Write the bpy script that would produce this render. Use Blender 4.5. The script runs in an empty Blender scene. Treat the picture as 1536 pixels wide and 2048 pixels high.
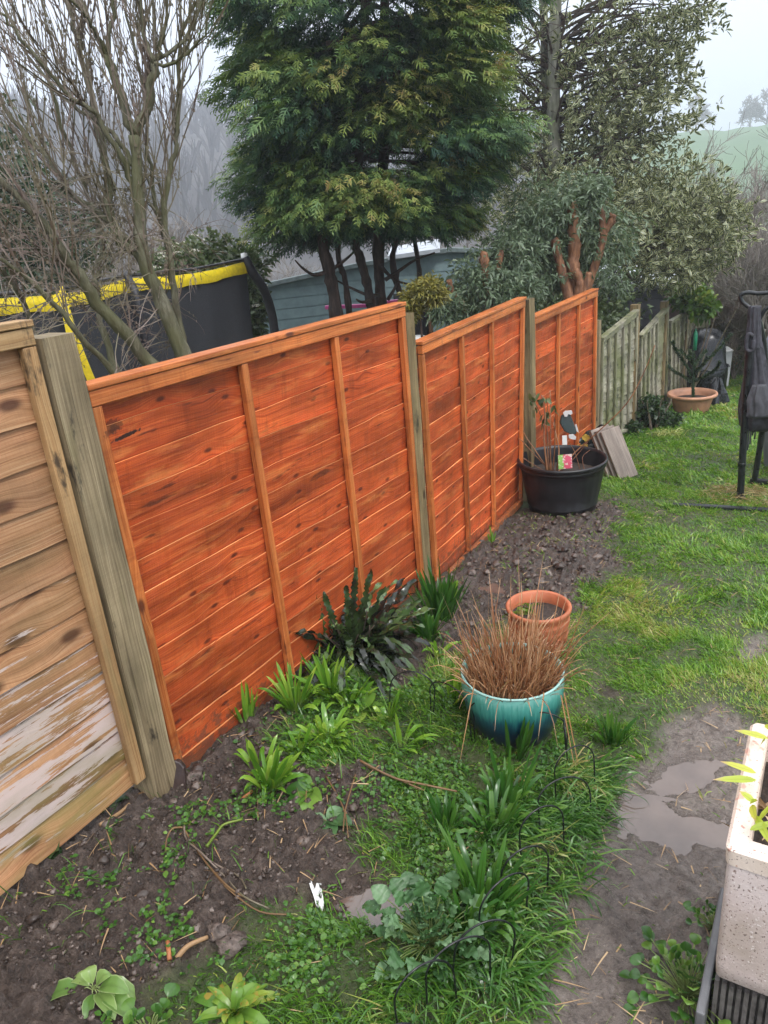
import bpy, math, random
import numpy as np
from mathutils import Vector, Matrix
random.seed(7)
RNG = np.random.default_rng(11)
R = math.radians
SC = bpy.context.scene
COL = SC.collection
PI = math.pi

# ------------------------------------------------------------------ camera, sky, sun, exposure
FPX, CX, CY = 1471.0, 768.0, 1024.0
CAM = np.array([0.0, 0.0, 1.6])
_d = np.array([1116 - CX, 4785 - CY, FPX]); _d /= np.linalg.norm(_d)
_y = np.array([1724 - CX, 357 - CY, FPX]); _y -= _d * (_y @ _d); _y /= np.linalg.norm(_y)
_u = -_d
ROT = np.stack([np.cross(_y, _u), _y, _u])
cd = bpy.data.cameras.new('camera'); cam = bpy.data.objects.new('camera', cd); COL.objects.link(cam)
cd.sensor_fit = 'VERTICAL'; cd.sensor_height = 36.0; cd.lens = 36.0 * FPX / 2048.0
cd.clip_start = 0.05; cd.clip_end = 3000
cam.matrix_world = Matrix([[ROT[i, 0], -ROT[i, 1], -ROT[i, 2], CAM[i]] for i in range(3)] + [[0, 0, 0, 1]])
SC.camera = cam
SC.render.resolution_x, SC.render.resolution_y = 768, 1024
SC.view_settings.view_transform = 'Standard'; SC.view_settings.look = 'None'
SC.view_settings.exposure = 0.58; SC.view_settings.gamma = 1.0
SC.cycles.use_denoising = True; SC.cycles.denoising_prefilter = 'NONE'
SC.cycles.max_bounces = 6; SC.cycles.diffuse_bounces = 3; SC.cycles.glossy_bounces = 2
SC.cycles.transparent_max_bounces = 8; SC.cycles.transmission_bounces = 3; SC.cycles.volume_bounces = 1
SC.cycles.sample_clamp_indirect = 6

SUN_EL, SUN_AZ = R(52), R(120)      # soft overcast light from the right of and behind the viewer (azimuth from +Y clockwise)
w = bpy.data.worlds.new("World"); SC.world = w; w.use_nodes = True
nt = w.node_tree; nt.nodes.clear()
wo = nt.nodes.new('ShaderNodeOutputWorld'); bg = nt.nodes.new('ShaderNodeBackground')
sky = nt.nodes.new('ShaderNodeTexSky'); sky.sky_type = 'NISHITA'; sky.sun_disc = False
sky.sun_elevation = SUN_EL; sky.sun_rotation = SUN_AZ; sky.air_density = 1.0; sky.dust_density = 4.0; sky.ozone_density = 1.0
tc = nt.nodes.new('ShaderNodeTexCoord'); sp = nt.nodes.new('ShaderNodeSeparateXYZ')
mr = nt.nodes.new('ShaderNodeMapRange'); mr.inputs[1].default_value = 0.05; mr.inputs[2].default_value = 0.9
mr.inputs[3].default_value = 0.0; mr.inputs[4].default_value = 1.0
cr = nt.nodes.new('ShaderNodeValToRGB')   # overcast cloud deck: brighter overhead than at the skyline
cr.color_ramp.elements[0].color = (2.5, 3.4, 5.0, 1); cr.color_ramp.elements[1].color = (25, 25.5, 26.5, 1)
cn = nt.nodes.new('ShaderNodeTexNoise'); cn.inputs['Scale'].default_value = 1.6; cn.inputs['Detail'].default_value = 3
cm = nt.nodes.new('ShaderNodeMath'); cm.operation = 'MULTIPLY_ADD'; cm.inputs[1].default_value = 0.26; 
mx = nt.nodes.new('ShaderNodeMix'); mx.data_type = 'RGBA'; mx.inputs[0].default_value = 0.85
L = nt.links.new
L(tc.outputs['Generated'], sp.inputs[0]); L(sp.outputs['Z'], mr.inputs[0])
L(tc.outputs['Generated'], cn.inputs['Vector']); L(cn.outputs['Fac'], cm.inputs[0]); L(mr.outputs[0], cm.inputs[2]); L(cm.outputs[0], cr.inputs[0])
L(sky.outputs[0], mx.inputs[6]); L(cr.outputs[0], mx.inputs[7]); L(mx.outputs[2], bg.inputs['Color'])
bg.inputs['Strength'].default_value = 0.08; L(bg.outputs[0], wo.inputs[0])

sd = bpy.data.lights.new('sun', 'SUN'); sun = bpy.data.objects.new('sun', sd); COL.objects.link(sun)
sd.energy = 1.5; sd.angle = R(12); sd.color = (1.0, 0.97, 0.93)
_sv = Vector((math.sin(SUN_AZ) * math.cos(SUN_EL), math.cos(SUN_AZ) * math.cos(SUN_EL), math.sin(SUN_EL)))
sun.rotation_euler = _sv.to_track_quat('Z', 'Y').to_euler()

# ------------------------------------------------------------------ measuring helpers (photo point -> metres)
def ray(u, v): return ROT @ np.array([(u - CX) / FPX, (v - CY) / FPX, 1.0])
def G(u, v, dz=0.0):
    d = ray(u, v); t = (dz - CAM[2]) / (d[2] + 0.107 * d[1]); return CAM + t * d
def AX(u, v, x): d = ray(u, v); return CAM + d * (x / d[0])
def AD(u, v, r): d = ray(u, v); return CAM + d * (r / math.hypot(d[0], d[1]))
def AZ(u, v, z): d = ray(u, v); return CAM + d * ((z - CAM[2]) / d[2])

# ------------------------------------------------------------------ noise in numpy
def _h(ix, iy, s):
    n = (ix.astype(np.int64) * 374761393 + iy.astype(np.int64) * 668265263 + s * 974711) & 0x7fffffff
    n = ((n ^ (n >> 13)) * 1274126177) & 0x7fffffff
    return ((n ^ (n >> 16)) & 0xffff) / 65535.0
def vnoise(x, y, s=0):
    x = np.asarray(x, float); y = np.asarray(y, float)
    ix = np.floor(x); iy = np.floor(y); fx = x - ix; fy = y - iy
    fx = fx * fx * (3 - 2 * fx); fy = fy * fy * (3 - 2 * fy)
    a = _h(ix, iy, s); b = _h(ix + 1, iy, s); c = _h(ix, iy + 1, s); d = _h(ix + 1, iy + 1, s)
    return (a * (1 - fx) + b * fx) * (1 - fy) + (c * (1 - fx) + d * fx) * fy
def fbm(x, y, o=4, s=0):
    t = 0; a = 0.5
    for k in range(o):
        t = t + a * vnoise(x * 2 ** k, y * 2 ** k, s + k * 17); a *= 0.5
    return t
def sst(a, b, x):
    t = np.clip((x - a) / (b - a), 0, 1); return t * t * (3 - 2 * t)
def poly_sd(P, x, y):
    """signed distance to a polygon, negative inside"""
    P = np.asarray(P, float); d = np.full(x.shape, 1e9); ins = np.zeros(x.shape, bool)
    for i in range(len(P)):
        a = P[i]; b = P[(i + 1) % len(P)]; e = b - a
        t = np.clip(((x - a[0]) * e[0] + (y - a[1]) * e[1]) / (e @ e + 1e-12), 0, 1)
        d = np.minimum(d, np.hypot(x - a[0] - t * e[0], y - a[1] - t * e[1]))
        if e[1] != 0:
            c = ((a[1] > y) != (b[1] > y)) & (x < (b[0] - a[0]) * (y - a[1]) / e[1] + a[0]); ins ^= c
    return np.where(ins, -d, d)
def W2(pts): return [G(u, v)[:2] for u, v in pts]

# ------------------------------------------------------------------ object helpers
def tag(o, label=None, cat=None, group=None, kind=None):
    if label: o['label'] = label
    if cat: o['category'] = cat
    if group: o['group'] = group
    if kind: o['kind'] = kind
    return o
def empty(name, loc, label, cat, group=None, rz=0):
    o = bpy.data.objects.new(name, None); COL.objects.link(o); o.location = [float(c) for c in loc]
    o.rotation_euler = (0, 0, rz); o.empty_display_size = 0.1
    return tag(o, label, cat, group)
def link(name, me, m, parent=None, world=True):
    o = bpy.data.objects.new(name, me); COL.objects.link(o)
    for k in (m if isinstance(m, (list, tuple)) else [m]): me.materials.append(k)
    if parent is not None:
        o.parent = parent
        if world:   # mesh was built in world metres: keep it there under its thing
            p = parent; T = Matrix.Identity(4)
            while p is not None:
                T = (Matrix.Translation(p.location) @ p.rotation_euler.to_matrix().to_4x4() if p.parent is None else p.matrix_parent_inverse @ p.matrix_basis) @ T
                p = p.parent
            o.matrix_parent_inverse = T.inverted()
    return o
def copy_tree(o, parent=None):
    c = o.copy(); COL.objects.link(c)
    if parent is not None: c.parent = parent
    for ch in list(o.children): copy_tree(ch, c)
    return c
def npmesh(name, V, F, A=None, smooth=False):
    """V (n,3), F list of (k,4)/(k,3) int arrays, A (n,3) attribute 'uvw'"""
    me = bpy.data.meshes.new(name); V = np.asarray(V, np.float32)
    me.vertices.add(len(V)); me.vertices.foreach_set('co', V.ravel())
    F = [np.asarray(f, np.int32) for f in F if len(f)]
    tot = np.concatenate([f.ravel() for f in F]); cnt = np.concatenate([np.full(len(f), f.shape[1], np.int32) for f in F])
    me.loops.add(len(tot)); me.loops.foreach_set('vertex_index', tot)
    me.polygons.add(len(cnt)); st = np.concatenate([[0], np.cumsum(cnt)[:-1]]).astype(np.int32)
    me.polygons.foreach_set('loop_start', st); me.polygons.foreach_set('loop_total', cnt)
    if smooth: me.polygons.foreach_set('use_smooth', np.ones(len(cnt), bool))
    if A is not None:
        at = me.attributes.new('uvw', 'FLOAT_VECTOR', 'POINT'); at.data.foreach_set('vector', np.asarray(A, np.float32).ravel())
    me.update(calc_edges=True); return me

class MB:
    """collects shapes into one mesh"""
    def __init__(s): s.v = []; s.f = []; s.a = []
    def add(s, V, F, A=None):
        o = len(s.v); s.v += [tuple(map(float, p)) for p in V]; s.f += [[i + o for i in f] for f in F]
        s.a += [tuple(map(float, q)) for q in (A if A is not None else [(0, 0, 0)] * len(V))]
    def hexa(s, P, A=None):
        """8 corners: 0-3 one end ring, 4-7 other end ring"""
        s.add(P, [[3, 2, 1, 0], [4, 5, 6, 7], [0, 1, 5, 4], [1, 2, 6, 5], [2, 3, 7, 6], [3, 0, 4, 7]], A)
    def box(s, lo, hi, rnd=0.0, axis=None):
        x0, y0, z0 = lo; x1, y1, z1 = hi
        P = [(x0, y0, z0), (x1, y0, z0), (x1, y1, z0), (x0, y1, z0), (x0, y0, z1), (x1, y0, z1), (x1, y1, z1), (x0, y1, z1)]
        ax = axis if axis is not None else int(np.argmax([x1 - x0, y1 - y0, z1 - z0])); b = (ax + 1) % 3; c = (ax + 2) % 3
        s.hexa(P, [(p[ax], p[b] + p[c], rnd) for p in P])
    def bar(s, a, b, wx, wz, up=(0, 0, 1), rnd=0.0):
        a = Vector(a); b = Vector(b); d = (b - a).normalized(); up = Vector(up)
        x = d.cross(up); x = x.normalized() if x.length > 1e-6 else Vector((1, 0, 0)); z = x.cross(d)
        Ln = (b - a).length; P = []; A = []
        for q, t in ((a, 0), (b, Ln)):
            for i, j in ((-1, -1), (1, -1), (1, 1), (-1, 1)):
                P.append(q + x * (i * wx / 2) + z * (j * wz / 2)); A.append((t, i * wx / 2 + j * wz / 2, rnd))
        s.hexa(P, A)
    def tube(s, pts, rad, n=6, rnd=0.0, cap=True):
        pts = [Vector(p) for p in pts]; m = len(pts)
        if not hasattr(rad, '__len__'): rad = [rad] * m
        V = []; A = []; F = []; ref = None; t = 0.0
        for i, p in enumerate(pts):
            d = (pts[min(i + 1, m - 1)] - pts[max(i - 1, 0)]).normalized()
            if ref is None:
                ref = d.orthogonal().normalized()
            else:
                ref = ref - d * ref.dot(d)
                ref = ref.normalized() if ref.length > 1e-6 else d.orthogonal().normalized()
            y = d.cross(ref)
            if i: t += (p - pts[i - 1]).length
            for k in range(n):
                a = 2 * PI * k / n
                V.append(p + (ref * math.cos(a) + y * math.sin(a)) * rad[i]); A.append((t, k / n, rnd))
        for i in range(m - 1):
            for k in range(n):
                k2 = (k + 1) % n
                F.append([i * n + k, i * n + k2, (i + 1) * n + k2, (i + 1) * n + k])
        if cap: F.append(list(range(n))[::-1]); F.append([(m - 1) * n + k for k in range(n)])
        s.add(V, F, A)
    def lathe(s, prof, c, n=48, sx=1.0, sy=1.0, cap_bottom=True, cap_top=False, wob=None, rot=0.0, rnd=0.0):
        V = []; F = []; A = []; m = len(prof); t = 0
        for i, (r, z) in enumerate(prof):
            if i: t += math.hypot(r - prof[i - 1][0], z - prof[i - 1][1])
            for k in range(n):
                a = 2 * PI * k / n; rr = r * (wob(a, i) if wob else 1)
                x = rr * math.cos(a) * sx; y = rr * math.sin(a) * sy
                V.append((c[0] + x * math.cos(rot) - y * math.sin(rot), c[1] + x * math.sin(rot) + y * math.cos(rot), c[2] + z)); A.append((k / n, z, rnd))
        for i in range(m - 1):
            for k in range(n):
                k2 = (k + 1) % n; F.append([i * n + k, i * n + k2, (i + 1) * n + k2, (i + 1) * n + k])
        if cap_bottom: F.append(list(range(n))[::-1])
        if cap_top: F.append([(m - 1) * n + k for k in range(n)])
        s.add(V, F, A)
    def build(s, name, m, parent=None, smooth=False, world=True):
        me = bpy.data.meshes.new(name); me.from_pydata(s.v, [], s.f)
        at = me.attributes.new('uvw', 'FLOAT_VECTOR', 'POINT'); at.data.foreach_set('vector', np.asarray(s.a, np.float32).ravel())
        if smooth: me.polygons.foreach_set('use_smooth', [True] * len(me.polygons))
        me.update(); return link(name, me, m, parent, world)
def bevel(o, wd=0.004, seg=2):
    b = o.modifiers.new('bevel', 'BEVEL'); b.width = wd; b.segments = seg; b.limit_method = 'ANGLE'; b.angle_limit = R(40); return o

def unit(a): return a / (np.linalg.norm(a, axis=-1, keepdims=True) + 1e-9)
def leaves(p, axis, side, length, width, prof, bend=0.3, fold=0.2, rnd=None, c=3, twist=None, wave=0.0):
    """many leaf blades. prof: list of (t, relative half width). returns V, F, A"""
    n = len(p); p = np.asarray(p, float); a = unit(np.asarray(axis, float)); s = np.asarray(side, float)
    s = unit(s - a * np.sum(s * a, 1, keepdims=True)); nrm = np.cross(s, a); nrm *= np.where(nrm[:, 2:3] < 0, -1, 1)
    length = np.broadcast_to(np.asarray(length, float), (n,)); width = np.broadcast_to(np.asarray(width, float), (n,))
    bend = np.broadcast_to(np.asarray(bend, float), (n,))
    if rnd is None: rnd = RNG.random(n)
    m = len(prof); V = np.zeros((n, m, c, 3)); A = np.zeros((n, m, c, 3))
    off = np.linspace(-1, 1, c); down = np.array([0, 0, -1.0]); ph = RNG.random(n) * 6.28
    for i, (t, wv) in enumerate(prof):
        b = bend * length * t * t
        horiz = 1 - 0.35 * np.minimum(bend, 1.6) * t * t * 0.6
        ctr = p + a * (length * t * horiz)[:, None] + down * b[:, None]
        for j in range(c):
            o = off[j]; lift = abs(o) * fold * wv * width + (wave * width * np.sin(t * 16 + ph + o) * abs(o) if wave else 0)
            V[:, i, j] = ctr + s * (o * wv * width)[:, None] + nrm * np.broadcast_to(lift, (n,))[:, None]
            A[:, i, j, 0] = t; A[:, i, j, 1] = abs(o); A[:, i, j, 2] = rnd
    k = np.arange(n)[:, None, None] * (m * c); ii = np.arange(m - 1)[None, :, None] * c; jj = np.arange(c - 1)[None, None, :]
    b0 = (k + ii + jj).ravel(); F = np.stack([b0, b0 + 1, b0 + c + 1, b0 + c], 1)
    return V.reshape(-1, 3), F, A.reshape(-1, 3)
def join(parts):
    V = []; F = []; A = []; o = 0
    for v, f, a in parts:
        V.append(v); F.append(f + o); A.append(a); o += len(v)
    return np.concatenate(V), np.concatenate(F), np.concatenate(A)
def leafobj(name, parts, m, parent=None, smooth=True):
    V, F, A = join(parts) if isinstance(parts, list) else parts
    return link(name, npmesh(name, V, [F], A, smooth), m, parent)
LANCE = [(0, .12), (.25, .8), (.5, 1), (.78, .6), (1, .03)]
LANCE3 = [(0, .2), (.45, 1), (1, .05)]
STRAP = [(0, .7), (.2, 1), (.45, 1), (.7, .85), (.88, .5), (1, .04)]
BLADE = [(0, 1), (.35, .85), (.7, .55), (1, .05)]
OVAL = [(0, .1), (.15, .62), (.35, .95), (.55, 1), (.78, .75), (.92, .4), (1, .04)]
def rdir(n, zmin=-1, zmax=1):
    z = RNG.uniform(zmin, zmax, n); a = RNG.uniform(0, 2 * PI, n); r = np.sqrt(np.maximum(0, 1 - z * z))
    return np.stack([r * np.cos(a), r * np.sin(a), z], 1)
def perp(a):
    r = rdir(len(a)); return unit(np.cross(a, r))

# ------------------------------------------------------------------ material helpers
def nd(nt, t, ins={}, **props):
    n = nt.nodes.new('ShaderNode' + t)
    for k, v in props.items(): setattr(n, k, v)
    for k, v in ins.items():
        s = n.inputs[k]
        if isinstance(v, bpy.types.NodeSocket): nt.links.new(v, s)
        elif isinstance(v, bpy.types.Node): nt.links.new(v.outputs[0], s)
        else: s.default_value = v
    return n
def newmat(name):
    m = bpy.data.materials.new(name); m.use_nodes = True; nt = m.node_tree
    return m, nt, nt.nodes['Principled BSDF'], nt.nodes['Material Output']
def c4(c): return (c[0], c[1], c[2], 1) if len(c) == 3 else c
def s2l(r, g, b):
    f = lambda c: (c / 255 / 12.92) if c <= 10 else ((c / 255 + 0.055) / 1.055) ** 2.4
    return (f(r), f(g), f(b))
def ramp(nt, fac, stops, interp='LINEAR'):
    n = nd(nt, 'ValToRGB', {'Fac': fac}); r = n.color_ramp; r.interpolation = interp
    while len(r.elements) < len(stops): r.elements.new(0.5)
    for e, (p, c) in zip(r.elements, stops):
        e.position = p; e.color = c4(c if hasattr(c, '__len__') else (c, c, c))
    return n.outputs[0]
def mixc(nt, fac, a, b, mode='MIX'):
    n = nd(nt, 'Mix', {}, data_type='RGBA', blend_type=mode)
    for i, v in ((0, fac), (6, a), (7, b)):
        if isinstance(v, bpy.types.NodeSocket): nt.links.new(v, n.inputs[i])
        else: n.inputs[i].default_value = c4(v) if hasattr(v, '__len__') else v
    return n.outputs[2]
def math_(nt, op, a, b=0.0, c=0.0):
    n = nd(nt, 'Math', {}, operation=op)
    for i, v in enumerate((a, b, c)):
        if isinstance(v, bpy.types.NodeSocket): nt.links.new(v, n.inputs[i])
        else: n.inputs[i].default_value = v
    return n.outputs[0]
def noise(nt, vec, scale, detail=4, rough=0.55, dist=0.0):
    return nd(nt, 'TexNoise', {'Vector': vec, 'Scale': scale, 'Detail': detail, 'Roughness': rough, 'Distortion': dist}).outputs['Fac']
def mapping(nt, vec, scale): return nd(nt, 'Mapping', {'Vector': vec, 'Scale': scale}).outputs[0]
def attr(nt): 
    a = nd(nt, 'Attribute', attribute_name='uvw'); s = nd(nt, 'SeparateXYZ', {'Vector': a.outputs['Vector']})
    return a.outputs['Vector'], s.outputs[0], s.outputs[1], s.outputs[2]
def objco(nt): return nd(nt, 'TexCoord').outputs['Object']
def geo(nt): return nd(nt, 'NewGeometry').outputs['Position']
def bump(nt, h, bsdf, strength=0.4, dist=0.01):
    b = nd(nt, 'Bump', {'Height': h, 'Strength': strength, 'Distance': dist}); nt.links.new(b.outputs[0], bsdf.inputs['Normal'])
def setin(nt, bsdf, **k):
    for a, v in k.items():
        s = bsdf.inputs[a.replace('_', ' ')]
        if isinstance(v, bpy.types.NodeSocket): nt.links.new(v, s)
        else: s.default_value = c4(v) if (hasattr(v, '__len__') and s.type == 'RGBA') else v

def wood(name, stops, knots=(3.2, 8.0, .10), knotc=(.03, .012, .006), across=75, rough=(.42, .62), tint=(.72, 1.22), extra=None, blot=.35, bstr=.35, kdens=.5):
    m, nt, b, o = newmat(name); V, x, y, r = attr(nt)
    r50 = math_(nt, 'MULTIPLY', r, 53.0)
    kv = nd(nt, 'CombineXYZ', {'X': math_(nt, 'ADD', math_(nt, 'MULTIPLY', x, knots[0]), r50), 'Y': math_(nt, 'ADD', math_(nt, 'MULTIPLY', y, knots[1]), math_(nt, 'MULTIPLY', r, 31.7)), 'Z': 0.0})
    vor = nd(nt, 'TexVoronoi', {'Vector': kv.outputs[0], 'Scale': 1.0, 'Randomness': 0.9}, voronoi_dimensions='2D'); vd = vor.outputs['Distance']
    sel = ramp(nt, nd(nt, 'SeparateColor', {'Color': vor.outputs['Color']}).outputs[0], [(kdens - .01, 0), (kdens + .01, 1)])
    near = math_(nt, 'MULTIPLY', nd(nt, 'MapRange', {'Value': vd, 'From Min': 0.0, 'From Max': .42, 'To Min': 1.0, 'To Max': 0.0}, interpolation_type='SMOOTHSTEP').outputs[0], sel)
    wob = noise(nt, nd(nt, 'CombineXYZ', {'X': math_(nt, 'MULTIPLY', x, 2.5), 'Y': math_(nt, 'MULTIPLY', y, 5.0), 'Z': r50}).outputs[0], 1.0, 2)
    yy = math_(nt, 'ADD', y, math_(nt, 'ADD', math_(nt, 'MULTIPLY', near, .022), math_(nt, 'MULTIPLY', wob, .022)))
    gv = nd(nt, 'CombineXYZ', {'X': math_(nt, 'MULTIPLY', x, 1.1), 'Y': math_(nt, 'MULTIPLY', yy, across), 'Z': r50}).outputs[0]
    g1 = noise(nt, gv, 1.0, 5, .62)
    g2 = noise(nt, nd(nt, 'CombineXYZ', {'X': math_(nt, 'MULTIPLY', x, 5), 'Y': math_(nt, 'MULTIPLY', yy, across * 6), 'Z': r50}).outputs[0], 1.0, 3)
    ring = math_(nt, 'FRACT', math_(nt, 'MULTIPLY', math_(nt, 'ADD', yy, math_(nt, 'MULTIPLY', g1, .01)), across * 1.5))
    ring = math_(nt, 'POWER', ring, 2.5)
    g = math_(nt, 'SUBTRACT', math_(nt, 'ADD', math_(nt, 'MULTIPLY', g1, .62), math_(nt, 'MULTIPLY', g2, .56)), math_(nt, 'MULTIPLY', ring, .10))
    col = ramp(nt, g, stops)
    tn = nd(nt, 'TexWhiteNoise', {'W': math_(nt, 'MULTIPLY', r, 91.7)}, noise_dimensions='1D').outputs['Value']
    tv = nd(nt, 'MapRange', {'Value': tn, 'To Min': tint[0], 'To Max': tint[1]}).outputs[0]
    bl = noise(nt, mapping(nt, V, (2.2, 9, 31)), 1.0, 4, .6)
    tv = math_(nt, 'MULTIPLY', tv, nd(nt, 'MapRange', {'Value': bl, 'From Min': .3, 'From Max': .7, 'To Min': 1 - blot, 'To Max': 1 + blot * .6}).outputs[0])
    saw = noise(nt, nd(nt, 'CombineXYZ', {'X': math_(nt, 'MULTIPLY', x, 170), 'Y': math_(nt, 'MULTIPLY', y, 9), 'Z': r50}).outputs[0], 1.0, 2)
    tv = math_(nt, 'MULTIPLY', tv, nd(nt, 'MapRange', {'Value': saw, 'To Min': .88, 'To Max': 1.12}).outputs[0])
    col = mixc(nt, 1.0, col, nd(nt, 'CombineColor', {'Red': tv, 'Green': tv, 'Blue': tv}).outputs[0], 'MULTIPLY')
    km = math_(nt, 'MULTIPLY', nd(nt, 'MapRange', {'Value': vd, 'From Min': knots[2] * .5, 'From Max': knots[2] * 1.5, 'To Min': 1.0, 'To Max': 0.0}, interpolation_type='SMOOTHSTEP').outputs[0], sel)
    col = mixc(nt, math_(nt, 'MULTIPLY', km, .88), col, knotc)
    rg = nd(nt, 'MapRange', {'Value': g1, 'To Min': rough[0], 'To Max': rough[1]}).outputs[0]
    if extra: col, rg = extra(nt, col, rg, V, x, y, r)
    setin(nt, b, Base_Color=col, Roughness=rg); b.inputs['Specular IOR Level'].default_value = .4
    bump(nt, math_(nt, 'ADD', math_(nt, 'ADD', math_(nt, 'MULTIPLY', g2, .6), g1), math_(nt, 'MULTIPLY', saw, .3)), b, bstr, .004)
    return m
def x_orange(nt, col, rg, V, x, y, r):
    # dark resin streaks running along the grain
    s = noise(nt, mapping(nt, V, (5, 30, 77)), 1.0, 3, .6)
    f = ramp(nt, s, [(.64, 0), (.72, 1)])
    col = mixc(nt, math_(nt, 'MULTIPLY', f, .75), col, (.075, .018, .012))
    d = noise(nt, mapping(nt, V, (14, 2.2, 61)), 1.0, 4, .65)       # darker brush laps and soaked end grain across the boards
    col = mixc(nt, ramp(nt, d, [(.55, 0), (.72, .50)]), col, (.17, .026, .014))
    d2 = noise(nt, mapping(nt, V, (2.5, 12, 17)), 1.0, 5, .7)
    col = mixc(nt, ramp(nt, d2, [(.55, 0), (.72, .65)]), col, (.74, .26, .075))
    Pg = nd(nt, 'SeparateXYZ', {'Vector': geo(nt)})
    hg = math_(nt, 'ADD', Pg.outputs[2], math_(nt, 'MULTIPLY', Pg.outputs[1], .107))
    sp_ = math_(nt, 'ADD', noise(nt, geo(nt), 38, 4, .65), nd(nt, 'MapRange', {'Value': hg, 'From Min': .0, 'From Max': .30, 'To Min': .22, 'To Max': -.2}).outputs[0])
    col = mixc(nt, ramp(nt, sp_, [(.56, 0), (.68, .7)]), col, (.12, .06, .038))
    for (u, v, w1, w2, sl, am) in ((252, 872, .065, .0075, .10, .95), (222, 855, .055, .022, .10, .6), (228, 858, .02, .016, .1, .5)):
        q = AX(u, v, -1.822); jy = math_(nt, 'DIVIDE', math_(nt, 'SUBTRACT', Pg.outputs[1], float(q[1])), w1)
        jz = math_(nt, 'DIVIDE', math_(nt, 'SUBTRACT', math_(nt, 'SUBTRACT', Pg.outputs[2], float(q[2])), math_(nt, 'MULTIPLY', jy, w1 * sl)), w2)
        e_ = math_(nt, 'ADD', math_(nt, 'SQRT', math_(nt, 'ADD', math_(nt, 'MULTIPLY', jy, jy), math_(nt, 'MULTIPLY', jz, jz))), math_(nt, 'MULTIPLY', math_(nt, 'SUBTRACT', noise(nt, geo(nt), 90, 3), .5), 1.4))
        col = mixc(nt, math_(nt, 'MULTIPLY', ramp(nt, e_, [(.75, 1), (1.0, 0)]), am), col, (.022, .014, .014))
    return col, mixc(nt, ramp(nt, d, [(.4, 0), (.6, 1)]), rg, (.3, .3, .3))
def x_tan(nt, col, rg, V, x, y, r):
    # rain has soaked the upper boards; dry pale streaks are left lower down; green algae at the foot
    P = nd(nt, 'SeparateXYZ', {'Vector': geo(nt)}).outputs[2]
    n1 = noise(nt, mapping(nt, V, (3.2, 38, 40)), 1.0, 6, .70)
    h = nd(nt, 'MapRange', {'Value': P, 'From Min': .15, 'From Max': .85, 'To Min': .17, 'To Max': -.12}).outputs[0]
    h2 = nd(nt, 'MapRange', {'Value': P, 'From Min': .0, 'From Max': .15, 'To Min': -.2, 'To Max': 0.0}).outputs[0]
    f = ramp(nt, math_(nt, 'ADD', math_(nt, 'ADD', n1, h), h2), [(.585, 0), (.605, 1)])
    col = mixc(nt, math_(nt, 'MULTIPLY', f, .85), col, (.56, .46, .435))
    a = noise(nt, mapping(nt, V, (3, 9, 13)), 1.0, 4)
    ga = math_(nt, 'MULTIPLY', ramp(nt, a, [(.42, 0), (.65, 1)]), nd(nt, 'MapRange', {'Value': P, 'From Min': .0, 'From Max': .5, 'To Min': .75, 'To Max': .12}).outputs[0])
    col = mixc(nt, ga, col, (.20, .19, .055))
    return col, mixc(nt, f, rg, (.5, .5, .5))
def x_post(nt, col, rg, V, x, y, r):
    a = noise(nt, mapping(nt, V, (3, 14, 13)), 1.0, 4)
    col = mixc(nt, ramp(nt, a, [(.54, 0), (.7, .45)]), col, (.13, .12, .05))
    s = noise(nt, mapping(nt, geo(nt), (11, 11, 4)), 1.0, 5, .7)
    return mixc(nt, ramp(nt, s, [(.60, 0), (.68, .85)]), col, (.015, .012, .012)), rg
def x_old(nt, col, rg, V, x, y, r):
    a = noise(nt, geo(nt), 2.2, 5, .65)
    col = mixc(nt, ramp(nt, a, [(.42, 0), (.62, .75)]), col, (.15, .165, .055))
    s = noise(nt, mapping(nt, V, (9, 20, 9)), 1.0, 4)
    return mixc(nt, ramp(nt, s, [(.56, 0), (.68, .8)]), col, (.03, .03, .024)), rg
M = {}
M['orange'] = wood('stained_orange_wood', [(.32, (.22, .030, .013)), (.48, (.45, .072, .020)), (.62, (.58, .106, .027)), (.80, (.75, .20, .055))], extra=x_orange, knotc=(.085, .016, .010), knots=(3.4, 8.0, .062), kdens=.36, tint=(.70, 1.25), blot=.5, bstr=.5)
M['orange_rail'] = wood('stained_orange_rail', [(.30, (.26, .05, .014)), (.5, (.50, .13, .03)), (.75, (.70, .26, .08))], extra=x_orange, knotc=(.08, .02, .012), knots=(2, 4, .05), blot=.45, kdens=.75)
M['orange_lip'] = wood('stained_orange_sawn_edge', [(.36, (.36, .07, .022)), (.5, (.60, .17, .05)), (.66, (.82, .36, .14))], knotc=(.2, .05, .02), kdens=.8, tint=(.5, 1.3), blot=.6)
M['tan'] = wood('treated_tan_wood', [(.30, (.16, .066, .028)), (.46, (.37, .172, .080)), (.62, (.50, .265, .135)), (.8, (.60, .38, .225))], extra=x_tan, knotc=(.055, .014, .007), knots=(3.6, 7.5, .125), kdens=.42, tint=(.62, 1.15), blot=.5)
M['tan_rail'] = wood('treated_tan_rail', [(.28, (.16, .08, .03)), (.48, (.36, .20, .085)), (.66, (.48, .31, .15))], extra=lambda nt, c, r, V, x, y, q: x_post(nt, c, r, V, x, y, q), knotc=(.09, .03, .01), knots=(2.5, 5, .06), kdens=.7)
M['post'] = wood('weathered_post_wood', [(.30, (.07, .048, .028)), (.48, (.19, .142, .082)), (.66, (.30, .235, .14)), (.8, (.39, .32, .21))], extra=x_post, knots=(2, 4, .03), across=60, blot=.4, kdens=.8)
M['post_brown'] = wood('brown_post_wood', [(.28, (.06, .04, .02)), (.48, (.15, .105, .05)), (.66, (.25, .18, .09)), (.8, (.40, .31, .17))], extra=x_post, knots=(2, 4, .05), across=30, blot=.6, kdens=.7)
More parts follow.
